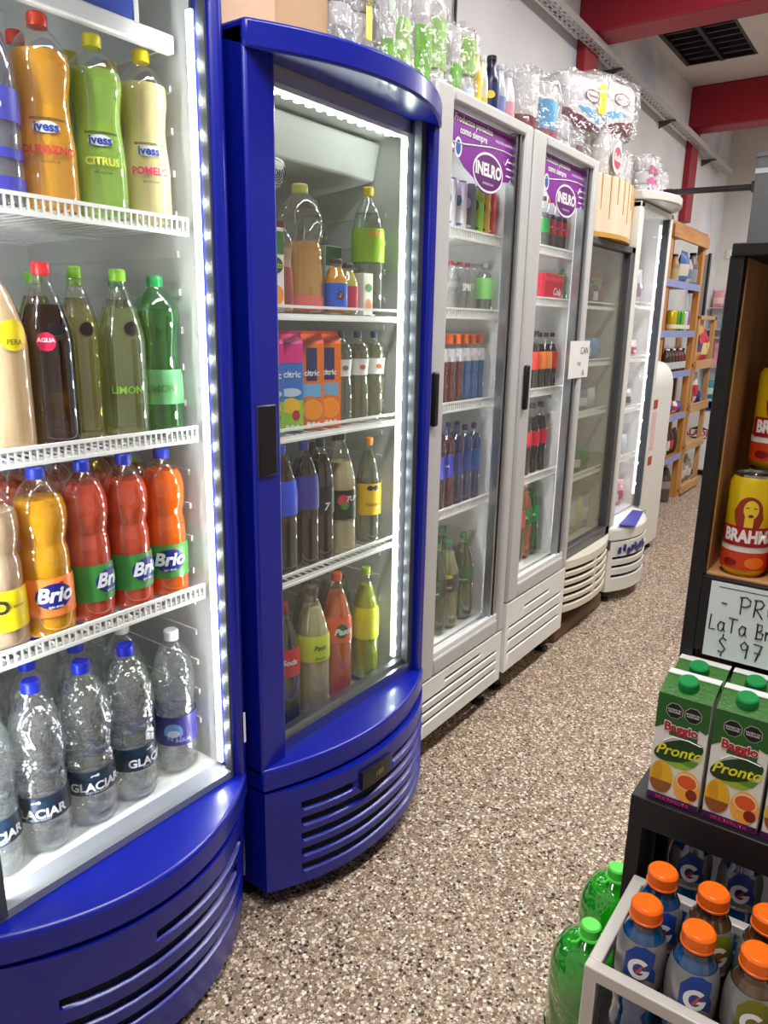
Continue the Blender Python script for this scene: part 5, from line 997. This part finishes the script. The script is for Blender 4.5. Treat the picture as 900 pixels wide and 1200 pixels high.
# ================================================================== BLACK RACK ON THE RIGHT
BK = mat((16, 15, 16), .5); WD = wood((176, 130, 82), (200, 152, 102), 'Z', 8, .5); WDX = wood((168, 118, 74), (190, 142, 96), 'X', 8, .5)
t = thing('display_rack', 'black framed wooden rack holding beer cans and juice cartons', 'rack', (.1, 1.3, 0), world=True)
RX0, RX1 = -.246, .52; RY = 1.165
P(t, 'front_post', MB().box(RX0, RX0+.020, RY, RY+.022, 0, 1.452), BK, .002); P(t, 'front_post', MB().box(RX1-.02, RX1, RY, RY+.022, 0, 1.452), BK, .002)
P(t, 'side_panel', MB().box(RX0, RX0+.022, RY+.022, RY+.40, .60, 1.45), WD, .001); P(t, 'side_panel', MB().box(RX1-.02, RX1, RY+.022, RY+.40, .60, 1.45), WD, .001)
P(t, 'top', MB().box(RX0+.002, RX1, RY-.003, RY+.40, 1.45, 1.468), BK, .002)
P(t, 'back_panel', MB().box(RX0+.02, RX1-.02, RY+.388, RY+.40, .60, 1.45), mat((60, 34, 28), .6))
P(t, 'shelf', MB().box(RX0+.022, RX1-.02, RY+.012, RY+.388, .968, .985), WDX, .001); P(t, 'shelf_edge', MB().box(RX0+.020, RX1-.02, RY, RY+.012, .860, .982), BK, .001)
P(t, 'lower_shelf', MB().box(RX0-.016, RX1, 1.035, RY+.39, .602, .652), BK, .002)
P(t, 'lower_post', MB().box(RX0-.016, RX0+.006, 1.037, 1.06, 0, .602), BK, .001); P(t, 'lower_post', MB().box(RX1-.022, RX1, 1.037, 1.06, 0, .602), BK, .001)
P(t, 'lower_side', MB().box(RX0-.016, RX0-.006, 1.06, RY+.39, 0, .602), BK); P(t, 'base_shelf', MB().box(RX0, RX1, 1.062, RY+.38, .372, .386), BK)
# handwritten price card
t = thing('price_card', 'handwritten white price card fixed under the beer can shelf', 'sign', (-.06, RY-.001, .87), R(-90))
cd = obj('card', MB().box(-.001, .0005, -.152, .19, -.015, .107).mesh('card', mat((222, 232, 232), .5)), t, (0, 0, 0))
obj('torn_edge', MB().box(.0006, .001, -.140, .19, .0995, .1005).mesh('e', BLACK), cd)
INK = mat((20, 20, 24), .5)
GL = {'P': [[(0, 0), (0, 1)], [(-.15, .95), (.3, 1.02), (.62, .85), (.6, .6), (.3, .45), (0, .45)]], 'R': [[(0, 0), (.05, .95)], [(-.1, .95), (.4, 1), (.6, .8), (.45, .55), (.1, .48), (.6, 0)]],
 'O': [[(.35, 0), (.05, .2), (0, .6), (.25, .98), (.55, .95), (.7, .5), (.6, .1), (.35, 0)]], 'M': [[(0, 0), (.1, 1), (.4, .4), (.7, 1), (.8, 0)]], 'L': [[(.05, 1), (0, 0), (.5, .02)]],
 'a': [[(.5, .55), (.2, .62), (0, .35), (.1, .02), (.35, 0), (.5, .3), (.5, .6), (.5, .1), (.62, 0)]], 'T': [[(0, 1), (.75, .98)], [(.35, 1), (.35, 0)]], 'B': [[(.05, 0), (.05, 1)], [(-.05, 1), (.4, .95), (.4, .6), (.1, .52), (.55, .4), (.5, .05), (-.05, 0)]],
 'r': [[(0, .6), (.05, 0)], [(.03, .4), (.2, .6), (.4, .58)]], 'h': [[(0, 1), (0, 0)], [(0, .4), (.25, .6), (.42, .4), (.42, 0)]], 'm': [[(0, .6), (0, 0)], [(0, .4), (.2, .6), (.3, .4), (.3, 0)], [(.3, .4), (.5, .6), (.62, .4), (.62, 0)]],
 '-': [[(0, .45), (.4, .42)]], '$': [[(.5, .85), (.2, .95), (.02, .72), (.25, .52), (.5, .3), (.3, .04), (.0, .1)], [(.25, 1.15), (.25, 1.0)], [(.25, -.05), (.25, -.2)]],
 '9': [[(.5, .8), (.25, 1), (.0, .75), (.15, .5), (.45, .55), (.55, .85), (.45, 0)]], '7': [[(0, 1), (.6, .98), (.25, 0)], [(.1, .5), (.55, .5)]], ' ': []}
def hand(s, y, z, h, sp):
    mb = MB()
    for ch in s:
        g = GL[ch]; wmax = max([p[0] for st in g for p in st], default=.35)
        for st in g: mb.tube([(.0012, y+p[0]*h*.72, z+p[1]*h) for p in st], .0011, 5)
        y += (wmax*.72+sp)*h
    return mb
obj('handwriting', hand('- PROMO', -.134, .063, .028, .22).mesh('hw', INK), cd); obj('handwriting', hand('LaTa Brahma', -.147, .030, .024, .14).mesh('hw', INK), cd); obj('handwriting', hand('$ 97', -.130, -.006, .027, .26).mesh('hw', INK), cd)
# beer cans
YL = (222, 186, 20)
hair = tuple((.0185*math.cos(R(a))*(1.0 if a < 180 else 1.15), .030*math.sin(R(a))*(.72 if a < 180 else 1.25)) for a in range(0, 360, 15))
LB = [('b', .012, .040, (206, 60, 22)), ('b', .040, .050, (224, 216, 206)),
      ('p', hair, -2, .104, (146, 44, 22), 'hair_print', .0006), ('p', ell(.0205, .029), 2, .106, (232, 196, 50), 'face_print', .0010), ('p', rect(.012, .022), 0, .087, (232, 196, 50), 'neck_print', .0009),
      ('p', ell(.0075, .0045), 3, .097, (130, 20, 26), 'lips_print', .0014), ('p', ell(.0060, .0014), -6.5, .109, (60, 20, 16), 'eye_print', .0014), ('p', ell(.0060, .0014), 11, .109, (60, 20, 16), 'eye_print', .0014),
      ('p', rect(.092, .030), 8, .064, (160, 14, 26), 'name_panel', .0012), ('t', 'BRAHMA', .026, 8, .064, (236, 232, 226), 0, .05, .078),
      ('p', rect(.03, .006), -14, .043, (226, 220, 210), 'ribbon_print', .0010), ('p', ell(.030, .018), 28, .024, (240, 120, 30), 'flame_print', .0008), ('p', ell(.022, .012), -34, .022, (130, 24, 16), 'flame_print', .0008)]
cans = [(-.180, 1.213, .985, 'front-left yellow and red beer can on the rack shelf'), (-.111, 1.213, .985, 'yellow beer can touching the front-left one, mostly out of frame'),
        (-.172, 1.286, .985, 'yellow beer can behind the front-left one, carrying another can'), (-.100, 1.286, .985, 'yellow beer can in the back row right of the carrying one'),
        (-.172, 1.286, 1.1425, 'upper yellow beer can stacked on the back row'), (-.100, 1.286, 1.1425, 'second upper yellow beer can beside the stacked one')]
for k, (x, y, z, l) in enumerate(cans): can(l, (x, y, z), .157, .0332, YL, lab=LB, rot=R(-90+(8 if k < 4 else 14)), cat='beer can', name='beer_can')
# juice cartons
def pronto(t):
    GR = mat((34, 96, 34), .45); DG = mat((14, 62, 30), .4); LG = mat((150, 190, 50), .4)
    w_ = .074
    obj('green_print', poly_mesh(((-.037, .155), (-.037, .115), (-.030, .120), (-.016, .128), (-.016, .110), (.024, .110), (.024, .130), (.034, .126), (.037, .130), (.037, .172), (-.037, .172)), GR), t, (.0003, 0, 0))
    for yy in (-.012, .014):
        o = obj('warning_octagon', poly_mesh(tuple((.0128*math.cos(R(a+22.5)), .0128*math.sin(R(a+22.5))) for a in range(0, 360, 45)), mat((180, 184, 180), .4)), t, (.0007, yy, .149)); o2 = obj('octagon_field', poly_mesh(tuple((.0118*math.cos(R(a+22.5)), .0118*math.sin(R(a+22.5))) for a in range(0, 360, 45)), mat((14, 14, 16), .4)), o, (.0003, 0, 0)); obj('lettering', text_mesh('EXCESO EN\nAZUCARES', .0036, WHITE, bold=.02), o, (.0007, 0, 0))
    b0 = obj('name_border', text_mesh('Baggio', .0185, mat((235, 232, 230), .4), bold=.09), t, (.0007, 0, .123)); obj('lettering', text_mesh('Baggio', .0185, mat((180, 20, 40), .4), bold=.03), b0, (.0006, 0, 0))
    lf = obj('leaf_print', poly_mesh(tuple((.034*math.cos(R(a)), .017*math.sin(R(a))*(1 if a < 180 else 1.1)+.012*math.cos(R(a))) for a in range(0, 360, 15)), DG), t, (.0006, 0, .089))
    obj('leaf_print', poly_mesh(((-.026, .077), (-.004, .072), (.022, .068), (.012, .062), (-.002, .061), (-.016, .066)), LG), t, (.0005, 0, 0)); obj('leaf_print', poly_mesh(((-.01, .075), (.030, .080), (.024, .070), (.004, .066)), mat((90, 150, 40), .4)), t, (.0004, 0, 0))
    obj('leaf_highlight', MB().tube([(.0010, -.022, .098), (.0010, -.010, .108), (.0010, .012, .109), (.0010, .030, .106)], .0008, 4).mesh('h', WHITE), t, (0, 0, 0))
    obj('lettering', text_mesh('Pronto', .023, mat((226, 226, 40), .4), shear=.35, bold=.02), lf, (.0008, 0, -.002), (R(6), 0, 0))
    m = obj('mango_print', poly_mesh(ell(.034, .052, 24, 0), mat((232, 184, 40), .4)), t, (.0005, -.0195, .040)); obj('mango_shade', poly_mesh(ell(.014, .040), mat((214, 160, 30), .4)), m, (.0003, -.006, .004)); obj('pineapple_print', poly_mesh(tuple((.016*math.cos(R(a)), .020*math.sin(R(a))) for a in range(180, 361, 15)), mat((150, 88, 44), .4)), m, (.0006, 0, -.006))
    o = obj('orange_print', poly_mesh(ell(.038, .050, 24), mat((244, 178, 70), .4)), t, (.0006, .0175, .036)); o1 = obj('orange_pith', poly_mesh(ell(.032, .028), mat((250, 214, 160), .4)), o, (.0003, 0, .008)); obj('orange_flesh', poly_mesh(ell(.027, .022), mat((226, 92, 40), .4)), o1, (.0003, 0, 0)); obj('peach_print', poly_mesh(ell(.016, .018), mat((130, 40, 24), .4)), o, (.0004, .008, -.010))
    bd = obj('purple_band', poly_mesh(rect(w_, .011), mat((70, 24, 84), .4)), t, (.0008, 0, .006)); obj('lettering', text_mesh('MULTIFRUTA', .0082, mat((196, 50, 110), .4), bold=.03), bd, (.0005, 0, 0))
    # sloping green top, white back rim, screw cap
    sl = obj('sloped_top', MB().prism([(-.058, -.037, .1721), (-.0003, -.037, .1721), (-.043, -.037, .186), (-.058, -.037, .186)], (0, .074, 0)).mesh('s', mat((58, 112, 44), .45, bump=(160, .5, .004))), t, (0, 0, 0))
    obj('top_rim', MB().box(-.058, -.041, -.0372, .0372, .1862, .1875).mesh('r', WHITE), t, (0, 0, 0))
    obj('screw_cap', MB().lathe([(.0146, 0), (.0150, .002), (.0143, .015), (.0125, .017)], 30, mod=lambda a, z: 1+(.025*math.sin(15*a) if z > .001 else 0)).mesh('c', mat((20, 140, 70), .35), 28), t, (-.024, -.002, .176), (0, R(14), 0))
    obj('side_print', MB().box(-.05, -.008, -.0378, -.0371, .03, .165).mesh('sp', mat((200, 206, 196), .4)), t, (0, 0, 0))
for i in range(3):
    for j in range(2):
        x = -.2045+.0795*i; y = 1.046+.062*j
        l = (('front', 'rear')[j])+'-row '+('leftmost juice carton with green screw cap on the black shelf', 'middle juice carton with green screw cap on the black shelf', 'rightmost juice carton with green screw cap on the black shelf')[i]
        carton(l, (x, y, .6525), .074, .058, .172, ((232, 232, 226), 0), deco=pronto, rot=R(-90)).scale = (1, 1, 1.03)
# metal crate with sports drinks
t = thing('metal_crate', 'grey metal framed crate with sports drinks in front of the rack', 'crate', (0, .92, 0), world=True)
CM = mat((206, 200, 194), .4, .15, bump=(40, .15)); CX0, CX1, CY0, CY1, CZ0 = -.242, .30, .818, 1.03, .521
P(t, 'front_rail', MB().box(CX0, CX1, CY0, CY0+.018, CZ0-.020, CZ0), CM, .002); P(t, 'rear_rail', MB().box(CX0, CX1, CY1-.016, CY1, CZ0-.016, CZ0-.001), CM, .002)
P(t, 'side_rail', MB().box(CX0, CX0+.018, CY0+.018, CY1-.016, CZ0-.020, CZ0-.0005), CM, .002); P(t, 'side_rail', MB().box(CX1-.018, CX1, CY0+.018, CY1-.016, CZ0-.020, CZ0), CM, .002)
for x in (CX0, CX1-.018):
    for y in (CY0, CY1-.018): P(t, 'leg', MB().box(x, x+.018, y, y+.018, 0, CZ0-.018), CM, .002)
P(t, 'inner_frame', MB().box(CX0+.021, CX0+.026, CY0+.004, CY0+.010, .38, CZ0-.02), BLACK); P(t, 'tray', MB().box(CX0+.002, CX1-.002, CY0+.004, CY1-.004, .372, .384), BLACK)
P(t, 'front_lower_rail', MB().box(CX0+.018, CX1-.018, CY0, CY0+.016, .360, .375), CM, .002)
PROF['gator'] = [(.92, 0), (1, .03), (1, .16), (.94, .19), (.94, .30), (1, .33), (1, .40), (.97, .46), (1, .54), (1, .66), (.98, .71), (.9, .765), (.76, .82), (.66, .85), (.63, .87), (.62, .89)]
def gator(label, x, y, z, blue, rot, h=.228, group=None):
    r = .0318; t = bottle('sports_drink', label, 'bottle', 'gator', (x, y, z), h, r, drink=juice((0, 104, 176) if blue else (120, 76, 30), .3), fill=.84, rot=rot+R(7), cap=None, group=group)
    oc = mat((248, 110, 20), .3)
    obj('cap', K(('gc', h), lambda: MB().lathe([(.0205, h*.90), (.0212, h*.905), (.0212, h*.915), (.0197, h*.918), (.0204, h*.92), (.0204, h-.004), (.0185, h-.001), (.0170, h)], 40, mod=lambda a, z: 1+(.02*math.sin(20*a) if h*.92 <= z <= h-.003 else 0)).mesh('c', oc, 28)), t, (0, 0, 0))
    sv = mat((150, 150, 148), .3, .5); rr = lambda q: rad('gator', q)*r+.0008
    def lb():
        mb = MB(); N = 36; W = N+1; vs = []
        for j in range(13):
            q = .50+.295*j/12
            for i in range(N+1): a = 2*math.pi*i/N; vs.append((rr(q)*math.cos(a), rr(q)*math.sin(a), q*h))
        return mb.add(vs, [(j*W+i, j*W+i+1, (j+1)*W+i+1, (j+1)*W+i) for j in range(12) for i in range(N)]).mesh('lb', sv, 60)
    L = obj('label', K(('gl', h), lb), t, (0, 0, 0))
    def bent(pts, m, ex):  # print that follows the bottle profile
        def mk():
            me = bpy.data.meshes.new('print'); me.from_pydata([(p[0], p[1], 0) for p in pts], [], [list(range(len(pts)))])
            bm = bmesh.new(); bm.from_mesh(me)
            for ax, st in ((0, .006), (1, .006)):
                for k in range(-8, 9):
                    bmesh.ops.bisect_plane(bm, geom=bm.verts[:]+bm.edges[:]+bm.faces[:], plane_co=(k*st if ax == 0 else 0, k*st if ax == 1 else 0, 0), plane_no=(1, 0, 0) if ax == 0 else (0, 1, 0))
            bm.to_mesh(me); bm.free()
            for v in me.vertices:
                q = min(.82, max(.4, .66+v.co.y/h)); R_ = rr(q)+ex; a = v.co.x/r; v.co = (R_*math.cos(a), R_*math.sin(a), q*h)
            me.materials.append(m); me.shade_smooth(); return me
        return K(('gb', tuple(pts), m.name, ex, h), mk)
    bc = mat((20, 56, 140), .4) if blue else mat((110, 108, 20), .4)
    bolt = ((-.019, -.020), (-.019, .014), (-.008, .028), (.006, .030), (.021, .022), (.017, .004), (.022, -.006), (.021, -.022), (.004, -.012))
    obj('bolt_print', bent(bolt, bc, .0004), L)
    g = [(.0135*math.cos(R(a)), .0155*math.sin(R(a))) for a in range(35, 331, 12)]+[(.0128, -.001), (.002, -.001), (.002, .0035)]
    gi = [(.0075*math.cos(R(a)), .0085*math.sin(R(a))) for a in range(326, 34, -14)]
    ring = [(.0135*math.cos(R(a)), .0155*math.sin(R(a))) for a in range(40, 341, 10)]
    rin = [(.0072*math.cos(R(a)), .0088*math.sin(R(a))) for a in range(330, 39, -10)]
    def shift(p): return tuple((a, b-.002) for a, b in p)
    obj('letter_g', bent(shift(ring+[(.0132, -.0002), (.001, -.0002), (.001, -.0045), (.0062, -.0045)]+rin), mat((236, 236, 236), .4), .0008), L)
    obj('orange_bolt', bent(shift([(-.004, -.005), (.002, .006), (.006, .007), (.003, .001), (.005, .001), (-.001, -.007)]), mat((190, 70, 30), .4), .0011), L)
    tt = text_mesh('GATORADE', .0052, mat((226, 228, 228), .4), r*1.0+.0012, 0, .03, 0, .0004); obj('lettering', tt, L, (0, 0, h*.525))
    return t
for x, y, b, l, a in ((-.184, .873, 1, 'front-left blue sports drink with orange cap in the metal crate', -86), (-.184, .948, 1, 'blue sports drink behind the front-left one in the metal crate', -70), (-.117, .868, 1, 'second blue sports drink in the front row of the metal crate', -78), (-.117, .950, 0, 'brown sports drink behind the second blue one in the metal crate', -60), (-.049, .876, 0, 'brown sports drink in the front row of the metal crate', -84), (-.049, .952, 0, 'brown sports drink at the back right of the metal crate', -98)):
    gator(l, x, y, .385, b, R(a))
for x, l in ((-.178, 'dim blue sports drink under the carton shelf, left'), (-.105, 'dim sports drink under the carton shelf, middle'), (-.03, 'dim sports drink under the carton shelf, right')): gator(l, x, 1.115, .387, x < -.1, R(-86), .205)
# green soda bottles on the floor
PROF['jug'] = [(.85, 0), (.98, .02), (1, .05), (1, .64), (.98, .73), (.90, .80), (.70, .875), (.40, .92), (.24, .935), (.24, .955)]
for (x, y, l) in ((-.322, 1.105, 'large green soda bottle on the floor, nearer one beside the crate'), (-.332, 1.275, 'large green soda bottle on the floor, farther one beside the rack post')):
    t = bottle('soda_bottle', l, 'bottle', 'jug', (x, y, 0), .322, .066, shell=film((.45, .98, .42), 1.6, .05, (18, .9), 0, 1.6), drink=liquid((90, 226, 70), .30), fill=.86, cap=(90, 220, 80), lab=(.06, .30, (200, 226, 190), []))
    obj('carry_ring', MB().tube([(.019*math.cos(R(a)), .019*math.sin(R(a)), .299) for a in range(0, 360, 20)], .003, 6, closed=True).tube([(.019, 0, .299), (.034, .004, .299), (.05, .006, .307), (.055, .008, .317)], .0025, 6).mesh('ring', mat((90, 220, 80), .35)), t, (0, 0, 0), (0, 0, R(-120)))

for o in WROOTS:
    del o['w']
# repeats of one kind in one place share a group phrase
def place(o):
    x, y, z = o.location
    if x < -1.05:
        if z > 1.84 and y < 4.3: return 'on top of the coolers'
        for lim, nm in ((1.0, 'in the nearest blue cooler'), (1.7, 'in the second blue cooler'), (2.28, 'in the first white cooler'), (2.86, 'in the second white cooler'), (3.47, 'in the cream cooler'), (4.2, 'in the farthest cooler'), (6.3, 'on the orange wooden shelves'), (7.2, 'on the pine shelves')):
            if y < lim: return nm
        return 'at the far end of the shop'
    return 'at the black rack'
from collections import defaultdict
gg = defaultdict(list)
for o in bpy.data.objects:
    if o.parent is None and 'label' in o and 'group' not in o:
        kind = o.name.split('.')[0]
        if kind in ('drinks_cooler', 'wooden_shelf_unit', 'cardboard_box'): key = {'drinks_cooler': 'glass door coolers along the left wall', 'wooden_shelf_unit': 'wooden shelf units past the coolers', 'cardboard_box': 'cardboard boxes on the second blue cooler'}[kind]
        else: key = kind.replace('_', ' ')+'s '+place(o)
        gg[key].append(o)
for key, os_ in gg.items():
    if len(os_) > 1:
        for o in os_: o['group'] = key
